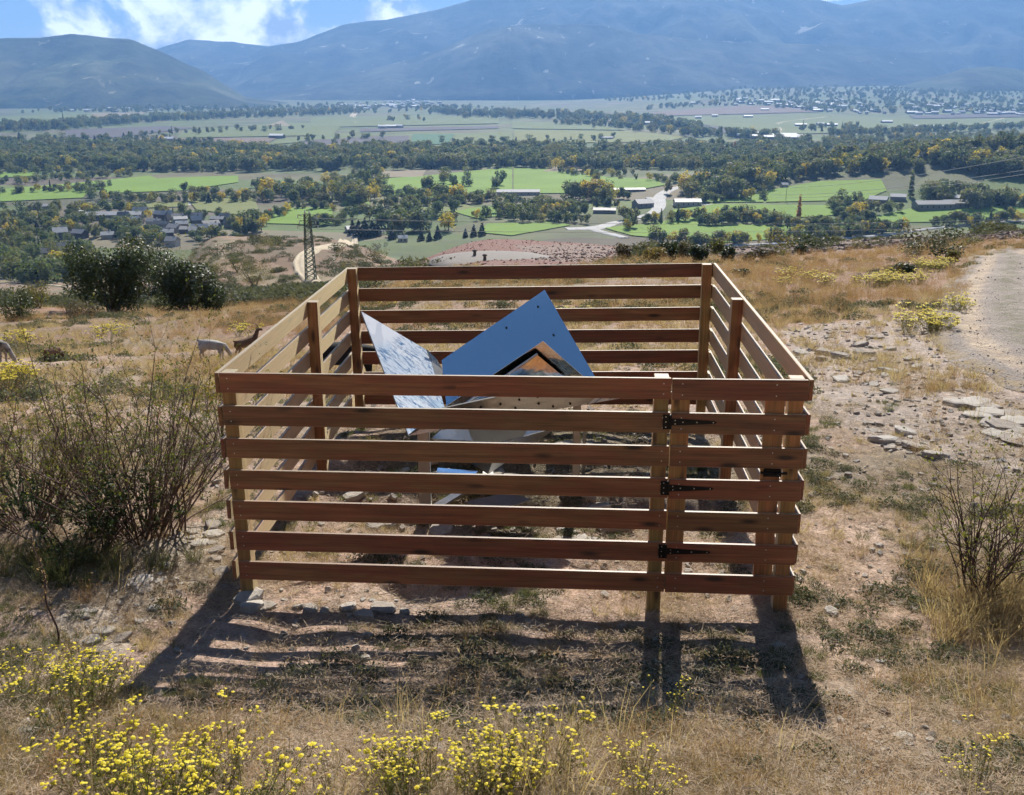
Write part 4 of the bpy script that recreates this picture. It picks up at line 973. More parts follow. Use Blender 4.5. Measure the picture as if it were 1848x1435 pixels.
# trees that stand out on their own
def special(u, v, h, kind, label, name, wide=1., i=0):
    g = np.array(_fast_ground(u, v)); g[2] = height(g[:1], g[1:2])[0]; return add_tree(kind, i, tuple(g - np.array([0, 0, .2])), h, i * 1.3, label, None, name, wide)
special(1441, 398, 19, 'orange', 'slender orange autumn poplar rising from a dark hedge', 'poplar_tree')
special(1643, 356, 21, 'poplar', 'tall yellow green poplar behind the farm sheds', 'poplar_tree', 1.1, 1)
special(1548, 392, 13, 'yellow', 'broad golden tree beside the low farm with white roofs', 'yellow_tree', 1.3)
special(1763, 284, 21, 'poplar', 'single dark poplar standing on the top of the knoll', 'poplar_tree', 1.3, 2)
special(474, 362, 15, 'yellow', 'golden tree in the hedge above the village', 'yellow_tree', 1., 1)
special(158, 388, 10, 'yellow', 'golden tree beside the long white roofed building', 'yellow_tree', 1.3, 2)
special(1264, 338, 16, 'yellow', 'golden tree where the valley road meets the copse', 'yellow_tree', 1.3, 0)
special(1140, 400, 10, 'yellow', 'golden tree beside the bend of the valley road', 'yellow_tree', 1.2, 1)
special(1350, 442, 9, 'yellow', 'yellow green tree, one of a pair at the foot of the fields', 'yellow_tree', .8, 1); special(1369, 443, 9, 'yellow', 'paler yellow tree, the other of the pair at the foot of the fields', 'yellow_tree', .7, 2)
special(1325, 280, 20, 'orange', 'orange tree sticking out of the riverside wood', 'autumn_tree', 2.4)
special(443, 425, 14, 'poplar', 'dark poplar at the edge of the village', 'poplar_tree', 1.3); special(459, 422, 15, 'poplar', 'taller dark poplar at the edge of the village', 'poplar_tree', 1.3, 1)
TREES['red'] = [(crown_mesh('crown', lobes_round(50, 8, .36), 420, .07, RED, 50, .12), TREES['broadleaf'][0][1])]
special(714, 404, 9, 'red', 'small red maple behind the dark hedge block', 'maple_tree'); special(487, 390, 7, 'red', 'small red tree below the golden hedge tree', 'maple_tree')
for i, (u, v, h, w) in enumerate(((648, 428, 12, 1.5), (660, 430, 14, 1.4), (673, 428, 13, 1.5), (637, 424, 11, 1.3), (682, 426, 11, 1.3))):
    special(u, v, h, 'conifer', 'one of the dense dark conifers forming a block beside the path', 'conifer_tree', w, i)['group'] = 'dark conifer block'
for i, (u, v, h) in enumerate(((708, 432, 10), (760, 433, 9), (775, 434, 8), (790, 430, 10), (855, 426, 9), (870, 424, 10), (840, 428, 7))):
    special(u, v, h, 'conifer', 'dark conifer behind the red earth mound', 'conifer_tree', 1.2, i)['group'] = 'conifers behind the mound'
# ================================================================== BUILDINGS
ROOFS = [plain('slate_roof', (.33, .32, .31), .55, 0, .15, 1.2, .2), plain('pale_metal_roof', (.46, .45, .44), .8, 0, .06, .5), plain('old_slate_roof', (.17, .16, .15), .6, 0, .2, 1.5, .2), plain('white_far_roof', (.80, .79, .77), .6, 0, .05, .2)]
WALLS = [plain('grey_stone_wall', (.22, .20, .18), .9, 0, .25, 2, .2), plain('rendered_wall', (.45, .40, .34), .85, 0, .08, 1), plain('dark_stone_wall', (.11, .10, .105), .9, 0, .2, 2, .2)]
GLASS = plain('dark_window', (.02, .025, .03), .2, 0, .1, 2)
def gable(L, Wd, hw, hr, ov=.4):
    x, y = L / 2, Wd / 2
    wv = [(-x, -y, -2.), (x, -y, -2.), (x, y, -2.), (-x, y, -2.), (-x, -y, hw), (x, -y, hw), (x, y, hw), (-x, y, hw), (-x, 0, hw + hr), (x, 0, hw + hr)]
    wf = [(0, 1, 5, 4), (1, 2, 6, 9, 5), (2, 3, 7, 6), (3, 0, 4, 8, 7)]
    X, Yy = x + ov, y + ov; k = hr / y * ov; t = .22
    rv = []
    for dz in (0, t):
        rv += [(-X, -Yy, hw - k + dz + .02), (X, -Yy, hw - k + dz + .02), (X, 0, hw + hr + dz + .02), (-X, 0, hw + hr + dz + .02), (X, Yy, hw - k + dz + .02), (-X, Yy, hw - k + dz + .02)]
    rf = [(6, 7, 8, 9), (9, 8, 10, 11), (0, 3, 2, 1), (3, 5, 4, 2), (0, 1, 7, 6), (4, 5, 11, 10), (1, 2, 8, 7), (2, 4, 10, 8), (0, 6, 9, 3), (3, 9, 11, 5)]
    return wv, wf, rv, rf
def house(u, v, L, Wd, hw, hr, rz, label, cat='house', roof=0, wall=0, chim=True, group=None, name='village_house', Y=None, win=0):
    g = ground([u], [v])[0]
    wv, wf, rv, rf = gable(L, Wd, hw, hr)
    e = empty(name, tuple(g), rz); tag(e, label, cat, group)
    w = bpy.data.objects.new('wall', mesh_np('wall', wv, wf, [WALLS[wall]])); C.objects.link(w); w.parent = e
    r = bpy.data.objects.new('roof', mesh_np('roof', rv, rf, [ROOFS[roof]])); C.objects.link(r); r.parent = e
    if chim:
        me = box_mesh('chimney', .9, .7, 2., [WALLS[wall]], .03); c = bpy.data.objects.new('chimney', me); C.objects.link(c); c.parent = r; c.location = (L * .22, Wd * .12, hw + hr)
    for k in range(win):
        me = box_mesh('window', .9, .12, 1.2, [GLASS], 0); c = bpy.data.objects.new('window', me); C.objects.link(c); c.parent = w; c.location = (-L / 2 + (k + .7) * L / (win + .4), -Wd / 2 - .02, hw * .55)
    return e
house(117, 459, 12, 9, 5.5, 3.0, .15, 'large dark stone house with a grey roof and chimney below the village', roof=2, wall=2, win=4)
house(84, 472, 11, 7, 4.5, 2.0, -.1, 'dark house with a low grey roof beside the larger stone house', roof=2, wall=2, win=3)
house(103, 465, 5, 5, 2.2, 1.4, .9, 'small shed with a pale roof between the two dark houses', 'shed', 1, 2, False, name='shed')
house(110, 432, 9, 8, 5, 2.8, .5, 'steep roofed house with bright roof panels above the dark stone house', roof=1, wall=2)
house(145, 431, 9, 7, 4, 2.2, -.3, 'house with a dark gable above the large stone house', roof=0, wall=2)
house(195, 432, 8, 6, 3, 1.8, .3, 'small pale roofed house beyond the golden bush', roof=1, wall=1)
house(207, 396, 42, 9, 4, 2.2, .12, 'long row building with a white roof at the top of the village', 'building', 1, 0, False, name='row_building', win=8)
house(82, 378, 22, 8, 3, 1.6, .1, 'long low grey building beyond the village trees', 'building', 0, 0, False, name='row_building')
for i, (u, v) in enumerate(VH):
    house(u - 12 + (u - 320) * .25 + rnd.uniform(-10, 10), v + rnd.uniform(-6, 8), rnd.uniform(7, 12), rnd.uniform(5, 8), rnd.uniform(3, 5), rnd.uniform(1.6, 2.8), rnd.uniform(-.6, .6), 'slate roofed house in the tight village cluster', roof=rnd.choice((0, 0, 1, 1, 2)), wall=rnd.choice((0, 1, 2)), group='village houses')
house(1585, 366, 14, 10, 3, 2.4, -.5, 'barn with a bright white gable roof at the low farm', 'barn', 1, 0, False, name='barn'); house(1620, 361, 12, 9, 3, 2., -.3, 'smaller barn with a white roof behind the farm trees', 'barn', 1, 0, False, name='barn')
house(1683, 378, 30, 11, 4.5, 2.4, .08, 'long grey farm shed with a ridged roof', 'shed', 0, 0, False, name='farm_shed', win=6); house(1722, 375, 19, 10, 4, 2.2, .05, 'shorter grey farm shed joined to the long one', 'shed', 0, 0, False, name='farm_shed', win=4)
house(1728, 364, 24, 12, 3.5, 2., -.25, 'farm shed with a wide white roof behind the grey sheds', 'shed', 1, 0, False, name='farm_shed')
house(1160, 374, 15, 11, 3.6, 3., .4, 'stone house with a grey hipped roof beside the valley road', roof=0, wall=0, win=3); house(1240, 372, 22, 10, 3.8, 2.2, .05, 'long stone barn with a pale roof across the valley road', 'barn', 0, 1, False, name='barn', win=5)
house(1091, 384, 18, 8, 2.5, 1.5, -.15, 'low flat house among the trees below the road bend', roof=2, wall=0); house(935, 352, 40, 12, 3.2, 1.8, .03, 'long white roofed cattle barn in the bright fields', 'barn', 1, 1, False, name='barn', win=6)
house(1135, 346, 30, 8, 2.2, 1.2, .1, 'ruined low stone buildings by the road', 'building', 2, 0, False, name='farm_building'); house(640, 420, 12, 8, 2.5, 1.8, .4, 'grey roofed hut where the dirt path ends', 'hut', 0, 0, False, name='hut')
house(727, 436, 6, 5, 2.6, 1.6, .2, 'little white house between the dark conifers', roof=1, wall=1, win=2); house(1095, 252, 24, 10, 4, 2, .05, 'lone white shed on the far plain', 'shed', 1, 1, False, name='farm_shed')
house(1415, 338, 6, 5, 2.5, 1.5, .2, 'tiny white hut at the foot of the knoll wood', 'hut', 1, 1, False, name='hut')
# far towns: a few pixels each
def town_mesh(L, Wd, hw, hr, roof, wall):
    wv, wf, rv, rf = gable(L, Wd, hw, hr, .3); n = len(wv)
    return mesh_np('far_house', wv + rv, wf + [tuple(i + n for i in f) for f in rf], [WALLS[wall], ROOFS[roof]], mat_idx=[0] * len(wf) + [1] * len(rf))
TM = [town_mesh(14, 10, 6, 3, 3, 1), town_mesh(20, 11, 7, 3, 3, 1), town_mesh(11, 10, 8, 3, 0, 1), town_mesh(30, 14, 6, 3, 3, 0)]
TOWNS = [('white house in the far town at the foot of the bare mountain', 'far mountain foot town', [(560, 192), (640, 186), (740, 182), (800, 184), (800, 192), (700, 197), (600, 200)], 90),
         ('white house in the far village strung along the wooded hill foot', 'far hill foot village', [(120, 196), (240, 188), (360, 186), (380, 196), (220, 203), (130, 203)], 40),
         ('white house in the small far village on the terraced slope', 'far slope village', [(1030, 166), (1080, 158), (1200, 156), (1210, 166), (1060, 170)], 45),
         ('white house in the spread out far town beyond the plain', 'far plain town', [(1300, 196), (1330, 176), (1480, 178), (1600, 190), (1850, 190), (1850, 209), (1600, 208), (1470, 202), (1360, 190)], 150),
         ('white house high on the far foothill', 'far foothill houses', [(1430, 136), (1520, 133), (1680, 132), (1690, 140), (1450, 144)], 26)]
for lab, grp, poly, n in TOWNS:
    us = [p[0] for p in poly]; vs = [p[1] for p in poly]; c = 0
    while c < n:
        u = rnd.uniform(min(us), max(us)); v = rnd.uniform(min(vs), max(vs))
        if not inpoly(np.array([u]), np.array([v]), poly)[0]: continue
        g = ground([u], [v])[0]; o = link('far_house', rnd.choice(TM)); o.location = g; o.rotation_euler = (0, 0, rnd.uniform(-.5, .5)); s = rnd.uniform(.7, 1.25); o.scale = (s, s, s)
        tag(o, lab, 'house', grp); c += 1
for i in range(22):
    u = 1340 + i * 5 + rnd.uniform(-4, 4); g = ground([u], [248 + rnd.uniform(-2.5, 3) + i * .15])[0]; o = link('far_warehouse', TM[3]); o.location = g; o.rotation_euler = (0, 0, rnd.uniform(-.2, .2))
    tag(o, 'bright roofed warehouse at the edge of the riverside wood', 'warehouse', 'riverside warehouses')
for (u, v) in ((1260, 215), (1290, 212), (1350, 213), (1600, 223), (1660, 232), (1690, 233), (1445, 229), (1480, 228), (1500, 229), (705, 232), (720, 232), (690, 233), (305, 257), (500, 250), (1170, 226), (1380, 200), (1250, 188)):
    g = ground([u], [v])[0]; o = link('far_barn', TM[rnd.choice((1, 3))]); o.location = g; o.rotation_euler = (0, 0, rnd.uniform(-.2, .2)); tag(o, 'isolated white barn on the far plain', 'barn', 'far plain barns')
# ================================================================== NEAR GROUND COVER
STRAW = leaf_mat('straw_grass', [(.27, .175, .11), (.38, .265, .165), (.48, .37, .24), (.34, .25, .14)], 1.15, .5, .7)
TAN = leaf_mat('bleached_litter', [(.34, .235, .17), (.48, .36, .26), (.55, .44, .33), (.42, .29, .205)], 1.1, .4, .8)
GRASS = leaf_mat('green_tuft_grass', [(.07, .08, .035), (.10, .115, .05), (.15, .145, .07), (.21, .18, .095)], 1.4, .4, .65)
RUST = leaf_mat('rust_brown_grass', [(.22, .12, .075), (.31, .18, .11), (.38, .25, .15), (.28, .18, .11)], 1.2, .45, .7)
THYME = leaf_mat('grey_thyme', [(.085, .095, .06), (.12, .125, .075), (.15, .14, .095)], 1.2, .3, .8)
PETAL = leaf_mat('yellow_petals', [(.72, .55, .02), (.80, .66, .03), (.78, .60, .02)], 1.1, .3, .55)
STEM = leaf_mat('ragwort_green', [(.09, .10, .035), (.13, .135, .045), (.19, .165, .07), (.25, .19, .10)], 1.3, .4, .6)
TWIG = plain('grey_brown_twig', (.15, .095, .075), .85, 0, .3, 12)
DTWIG = plain('dark_red_twig', (.085, .05, .04), .85, 0, .3, 12)
def blade_clump(name, n, h, spread, lean, w, mat, seed, head=0.):
    r = np.random.default_rng(seed)
    a = r.uniform(0, 6.28, n); d = np.sqrt(r.random(n)) * spread
    B = np.stack([np.cos(a) * d, np.sin(a) * d, -.015 + 0 * d], 1)
    a2 = a + r.normal(0, .7, n); ln = lean * r.uniform(.3, 1.3, n); hh = h * r.uniform(.45, 1.15, n)
    D = np.stack([np.cos(a2), np.sin(a2), 0 * a2], 1)
    M1 = B + D * (ln * .35 * hh)[:, None] + np.array([0, 0, 1]) * (hh * .55)[:, None]
    T1 = B + D * (ln * 1.05 * hh)[:, None] + np.array([0, 0, 1]) * (hh * (1 - .25 * ln))[:, None]
    S = np.stack([-np.sin(a2), np.cos(a2), 0 * a2], 1); rotv = r.uniform(0, 3.14, n)[:, None]; S = S * np.cos(rotv) + D * np.sin(rotv)
    ww = w * r.uniform(.6, 1.4, n)[:, None]
    V = np.stack([B - S * ww, B + S * ww, M1 + S * ww * .75, M1 - S * ww * .75, T1 + S * ww * .15, T1 - S * ww * .15], 1).reshape(-1, 3)
    i = (np.arange(n) * 6)[:, None]
    Fq = np.concatenate([i + np.array([[0, 1, 2, 3]]), i + np.array([[3, 2, 4, 5]])]); lv = np.tile(r.random(n), 2)
    if head:
        k = r.random(n) < .6; V2, F2 = leaf_quads(T1[k], r.normal(size=(k.sum(), 3)), head, r, 2.6); V, Fq = merge([(V, Fq), (V2, F2)]); lv = np.concatenate([lv, r.random(len(F2))])
    me = mesh_np(name, V, Fq, [mat]); face_attr(me, 'lv', lv); return me
def litter(name, n, rad, L, mat, seed):
    r = np.random.default_rng(seed); a = r.uniform(0, 6.28, n); d = np.sqrt(r.random(n)) * rad
    P = np.stack([np.cos(a) * d, np.sin(a) * d, r.uniform(.0, .025, n)], 1); t = r.uniform(0, 6.28, n); l = L * r.uniform(.4, 1.3, n)
    D = np.stack([np.cos(t), np.sin(t), r.normal(0, .18, n)], 1) * l[:, None]; S = np.stack([-np.sin(t), np.cos(t), r.normal(0, .5, n)], 1) * .0011
    V = np.stack([P - D - S, P - D + S, P + D + S, P + D - S], 1).reshape(-1, 3); Fq = np.arange(4 * n).reshape(n, 4)
    me = mesh_np(name, V, Fq, [mat]); face_attr(me, 'lv', r.random(n)); return me
def cushion(name, n, rad, hh, size, mat, seed):
    r = np.random.default_rng(seed); d = r.normal(size=(n, 3)); d /= np.linalg.norm(d, axis=1, keepdims=True); d[:, 2] = np.abs(d[:, 2])
    P = d * np.array([rad, rad, hh]) * r.uniform(.5, 1.05, (n, 1)); V, Fq = leaf_quads(P, d + r.normal(size=d.shape) * .8, size, r, 2.2)
    me = mesh_np(name, V, Fq, [mat]); face_attr(me, 'lv', r.random(n)); return me
S_ = range(4)
P_STRAW = [blade_clump('straw_tuft', 80, .14, .07, .9, .0014, STRAW, 60 + s) for s in S_]
P_LOWS = [blade_clump('low_straw', 90, .06, .12, 1.5, .0013, TAN, 70 + s) for s in S_]
P_GREEN = [blade_clump('green_tuft', 130, .10, .07, .8, .0016, GRASS, 80 + s) for s in S_]
P_RUST = [blade_clump('rust_grass', 45, .28, .08, .45, .0014, RUST, 90 + s, .012) for s in S_]
P_LIT = [litter('straw_litter', 110, .2, .028, TAN, 100 + s) for s in S_]
P_THY = [cushion('thyme_cushion', 260, .13, .07, .012, THYME, 110 + s) for s in S_]
P_TALL = [blade_clump('tall_stem', 9, .42, .06, .5, .0018, STRAW, 120 + s, .01) for s in S_]
# sample positions with a density that follows the picture
rg = np.random.default_rng(5)
def sample(n, y0, y1, side=.8):
    n = int(n * 1.25); Y = np.exp(rg.uniform(math.log(y0), math.log(y1), n)); X = rg.uniform(-1, 1, n) * (side * Y + .6); Z = height(X, Y); u, v = project(X, Y, Z); return X, Y, Z, u, v
def inside(X, Y):
    return inpoly(X, Y, [(FL.x, FL.y), (FR.x, FR.y), (BR.x, BR.y), (BL.x, BL.y)])
def put(name, n, y0, y1, protos, smin, smax, keep, label, cat='grass', tilt=.15, sink=.0):
    X, Y, Z, u, v = sample(n, y0, y1); k = keep(X, Y, u, v); X, Y, Z = X[k], Y[k], Z[k]; m_ = len(X)
    rot = np.stack([rg.normal(0, tilt, m_), rg.normal(0, tilt, m_), rg.uniform(0, 6.28, m_)], 1); s = rg.uniform(smin, smax, m_)[:, None] * np.array([[1, 1, 1.]])
    s = s * (1 + .6 * np.clip((Y - 14) / 40, 0, 1.5))[:, None]
    scatter(name, np.stack([X, Y, Z - sink], 1), rot, s, protos, label, cat)
def z_(n, u, v): return inpoly(u, v, ZONE[n])
def dens(X, Y, sc_, seed, lo, hi): return rg.random(len(X)) < np.clip((fbm(X / sc_, Y / sc_, seed, 3) - lo) / (hi - lo), 0, 1)
def not_track(u, v): return ~z_('track', u, v)
def thin_shade(u, v, p): return ~(z_('shade', u, v) & (rg.random(len(u)) < p))
put('straw_grass', 9000, 2.9, 16, P_STRAW, .35, .9, lambda X, Y, u, v: not_track(u, v) & thin_shade(u, v, 0.8) & dens(X, Y, .9, 201, .42, .72) & ~(z_('stony', u, v) & (rg.random(len(X)) < .7)) & ~(inside(X, Y) & (rg.random(len(X)) < .55)) & ~(z_('bare', u, v) & (rg.random(len(X)) < .7)), 'dry straw coloured grass tufts on the stony slope')
put('low_dry_grass', 8000, 2.9, 15, P_LOWS, .5, 1.1, lambda X, Y, u, v: not_track(u, v) & thin_shade(u, v, 0.6) & ~(z_('stony', u, v) & (rg.random(len(X)) < .6)) & dens(X, Y, .7, 202, .35, .7), 'flattened pale dry grass matted over the soil')
put('straw_litter', 4500, 2.9, 16, P_LIT, .7, 1.3, lambda X, Y, u, v: not_track(u, v) & dens(X, Y, 1.1, 203, .2, .6), 'loose straw litter scattered over the soil', 'litter', .05)
put('green_grass', 10000, 2.9, 16, P_GREEN, .35, .8, lambda X, Y, u, v: not_track(u, v) & thin_shade(u, v, 0.15) & dens(X, Y, .8, 204, .46, .74) & ~(z_('stony', u, v) & (rg.random(len(X)) < .8)) & ~(z_('bare', u, v) & (rg.random(len(X)) < .75)), 'green grass tufts in the foreground turf')
put('thyme_cushions', 2600, 2.9, 18, P_THY, .5, 1.2, lambda X, Y, u, v: not_track(u, v) & thin_shade(u, v, 0.5) & ~z_('stony', u, v) & dens(X, Y, 1.2, 205, .42, .7), 'low grey green cushion plants on the slope', 'plants')
put('tall_dry_stems', 1100, 2.9, 14, P_TALL, .6, 1.2, lambda X, Y, u, v: not_track(u, v) & thin_shade(u, v, 0.95) & ((v > 1180) | (u < 380) | (u > 1600)) & dens(X, Y, 1.0, 206, .4, .7), 'tall thin dry stems standing in the grass')
put('rust_grass_near', 1100, 2.9, 14, P_RUST, .4, .75, lambda X, Y, u, v: not_track(u, v) & thin_shade(u, v, 0.9) & ((v > 1230) | (u < 330) | (u > 1650)) & dens(X, Y, .7, 207, .45, .7), 'rust brown seeding grass among the flowers')
put('meadow_rust_grass', 15000, 12, 75, P_RUST, .6, 1.15, lambda X, Y, u, v: not_track(u, v) & ~inside(X, Y) & ((z_('redmeadow', u, v) & dens(X, Y, 3., 218, .3, .6)) | (dens(X, Y, 5., 208, .48, .7))) & ~z_('mound', u, v) & ~z_('bank', u, v) & ~z_('stony', u, v), 'rust brown dry meadow grass beyond the enclosure')
put('meadow_straw', 11000, 12, 80, P_STRAW, .8, 1.6, lambda X, Y, u, v: not_track(u, v) & dens(X, Y, 4., 209, .36, .62) & ~z_('mound', u, v) & ~z_('bank', u, v) & ~(z_('stony', u, v) & (rg.random(len(X)) < .6)), 'pale dry meadow grass beyond the enclosure')
put('meadow_scrub', 6000, 12, 110, P_THY, 1., 2.4, lambda X, Y, u, v: not_track(u, v) & dens(X, Y, 6., 210, .42, .66) & ~z_('mound', u, v) & ~z_('stony', u, v), 'low grey green scrub over the meadow', 'scrub')
put('hill_scrub', 6000, 60, 290, P_THY, 3., 7., lambda X, Y, u, v: dens(X, Y, 14., 211, .36, .66) & ~z_('mound', u, v) & ~z_('bank', u, v) & ~inpoly(u, v, [(535, 515), (540, 470), (580, 440), (625, 432), (600, 450), (572, 480), (580, 515)]), 'low brown green scrub on the hillside below', 'scrub')
put('stony_rust_tufts', 1500, 9, 30, P_RUST, .5, .9, lambda X, Y, u, v: z_('stony', u, v) & not_track(u, v) & dens(X, Y, 1., 231, .45, .62), 'rust brown grass tufts on the stony ground outside the gate corner')
# ------------------------------------------------------------------ stones
STONE = M('pale_slate_stone'); _v = STONE.coord('Object'); _n = STONE.noise(_v, 6, 6, .65)
_c = STONE.mix(.6, STONE.ramp(_n, [(.3, (.22, .18, .145)), (.6, (.40, .355, .30))]), STONE.ramp(STONE.rand(), [(0, (.24, .19, .155)), (.5, (.38, .34, .29)), (1, (.50, .46, .41))]))
STONE = STONE.bsdf(_c, .85, 0, STONE.bump(_n, .6, .02), .3)
def stone_mesh(seed, flat):
    r = random.Random(seed); n = r.choice((6, 7, 8)); bm = bmesh.new(); rings = []
    rad = [r.uniform(.7, 1.2) for _ in range(n)]; tx, ty = r.uniform(-.2, .2), r.uniform(-.2, .2)
    for zz, s in ((-.6, .8), (-.1, 1.05), (.45, 1.0), (.62, .78)):
        rings.append([bm.verts.new((math.cos(6.283 * i / n) * rad[i] * s * .5 * r.uniform(.93, 1.07), math.sin(6.283 * i / n) * rad[i] * s * .38 * r.uniform(.93, 1.07), flat * (zz + r.uniform(-.08, .08) + tx * math.cos(6.283 * i / n)))) for i in range(n)])
    for a, b in zip(rings[:-1], rings[1:]):
        for i in range(n): j = (i + 1) % n; bm.faces.new((a[i], a[j], b[j], b[i]))
    bm.faces.new(rings[-1]); bm.faces.new(rings[0][::-1]); bmesh.ops.recalc_face_normals(bm, faces=bm.faces)
    me = bpy.data.meshes.new('stone'); bm.to_mesh(me); bm.free(); me.materials.append(STONE); return me
STM = [stone_mesh(s, (.22, .3, .18, .4, .25, .32, .15, .28)[s]) for s in range(8)]
def stone(x, y, s, label, group, tilt=.12, flat=1.):
    o = link('stone', rnd.choice(STM)); z = float(height(np.array([x]), np.array([y]))[0]); o.location = (x, y, z + s * .05)
    o.rotation_euler = (rnd.gauss(0, tilt), rnd.gauss(0, tilt), rnd.uniform(0, 6.28)); q = rnd.uniform(.8, 1.2); o.scale = (s, s * q, s * rnd.uniform(.8, 1.3) * flat); tag(o, label, 'stone', group)
def stones(poly, n, smin, smax, label, group, power=2.2, flat=.8, tilt=.1):
    us = [p[0] for p in poly]; vs = [p[1] for p in poly]; c = 0; t = 0
    while c < n and t < 4000:
        t += 1; u = rnd.uniform(min(us), max(us)); v = rnd.uniform(min(vs), max(vs))
        if inpoly(np.array([u]), np.array([v]), poly)[0]:
            g = ground([u], [v])[0]; stone(g[0], g[1], smin + (smax - smin) * rnd.random() ** power, label, group, tilt, flat); c += 1
stones([(1715, 722), (1770, 715), (1848, 755), (1848, 800), (1790, 790), (1730, 745)], 34, .12, .5, 'flat pale slate slab in the bed of slabs beside the gravel track', 'slate slab bed', 1., .4, .05)
stones([(1420, 590), (1560, 600), (1660, 660), (1640, 730), (1500, 680), (1440, 640)], 60, .08, .32, 'pale stone scattered on the stony ground outside the gate corner', 'stones by the gate corner')
stones([(1560, 760), (1660, 760), (1740, 810), (1700, 840), (1580, 800)], 14, .08, .34, 'flat pale stone in the bare stony patch between gate and gravel track', 'stones between gate and track')
stones([(300, 960), (400, 930), (410, 1040), (330, 1060), (180, 1200), (110, 1240), (100, 1170), (200, 1060)], 60, .04, .2, 'pale stone in the stony strip beside the bare branched bush', 'stones beside the bush')
stones([(440, 1070), (700, 1080), (720, 1110), (440, 1100)], 16, .05, .26, 'pale stone lying along the foot of the front boards', 'stones at the fence foot')
stones([(700, 835), (1160, 835), (1160, 880), (1090, 960), (620, 960), (640, 870)], 62, .06, .3, 'broken slate on the cut steps inside the enclosure', 'slate inside the enclosure')
stones([(700, 1080), (960, 1080), (980, 1130), (720, 1130)], 10, .04, .14, 'small stone in the shade of the front boards', 'stones in the shade')
stones([(20, 1260), (400, 1180), (420, 1400), (20, 1420)], 14, .04, .16, 'flat pale stone among the foreground dry grass', 'foreground stones')
stones([(1400, 1120), (1800, 1100), (1800, 1420), (1300, 1430)], 24, .03, .11, 'small pale stone in the dry grass before the gate', 'stones before the gate')
stones([(1290, 650), (1330, 660), (1380, 830), (1330, 830)], 8, .05, .15, 'stone just inside the gate side boards', 'stones inside the gate')
stones([(350, 620), (600, 580), (620, 660), (400, 690)], 14, .06, .22, 'pale stone in the meadow beyond the bare branched bush', 'meadow stones')
for u, v, s, lb in ((1500, 1112, .11, 'lone grey stone casting a small shadow beside the gate post'), (35, 1340, .2, 'flat white stone at the edge of the yellow flowers'), (452, 1074, .24, 'pale flat stone against the foot of the corner post'), (1330, 645, .3, 'pale slab beside the gate corner')):
    g = ground([u], [v])[0]; stone(g[0], g[1], s, lb, None, .05)
X, Y, Z, u, v = sample(16000, 2.9, 40); k = (z_('stony', u, v) | z_('track', u, v) | (dens(X, Y, 1.3, 301, .42, .7))) & thin_shade(u, v, .85) & ~((Y > 12) & ~z_('stony', u, v) & ~z_('track', u, v))
X, Y, Z = X[k], Y[k], Z[k]; sg = rg.uniform(.015, .06, len(X)) * (1 + .04 * Y) * np.where(z_('track', u[k], v[k]), .42, 1.)
tk = z_('track', u[k], v[k]); scatter('gravel', np.stack([X, Y, Z + .004 + .06 * tk], 1), np.stack([rg.normal(0, .3, len(X)), rg.normal(0, .3, len(X)), rg.uniform(0, 6.28, len(X))], 1), np.repeat(sg[:, None], 3, 1) * np.array([[1, 1, 1.4]]), STM, 'loose slate chips strewn over the bare ground', 'gravel')
CLOD = plain('red_brown_clods', (.25, .125, .105), .95, 0, .3, 3, .4); RUB = plain('grey_brown_rubble', (.20, .155, .13), .95, 0, .4, 3, .4)
def clods(zone, n, y0, y1, mat, s0, s1, name, label):
    pr = []
    for m_ in STM[:5]:
        q = m_.copy(); q.materials.clear(); q.materials.append(mat); pr.append(q)
    X, Y, Z, u, v = sample(n, y0, y1); k = z_(zone, u, v); X, Y, Z = X[k], Y[k], Z[k]; s_ = rg.uniform(0, 1, len(X)) ** 2 * (s1 - s0) + s0
    scatter(name, np.stack([X, Y, Z], 1), np.stack([rg.normal(0, .3, len(X)), rg.normal(0, .3, len(X)), rg.uniform(0, 6.28, len(X))], 1), s_[:, None] * np.array([[1, 1, 1.8]]), pr, label, 'soil')
clods('mound', 9000, 55, 115, CLOD, .05, .2, 'earth_clods', 'reddish clods of turned earth covering the mound')
clods('moundpale', 12000, 55, 115, RUB, .08, .25, 'mound_rubble', 'pale stones scattered over the end of the earth mound')
clods('bank', 16000, 55, 125, RUB, .12, .5, 'bank_rubble', 'grey brown rubble along the bank at the meadow edge')
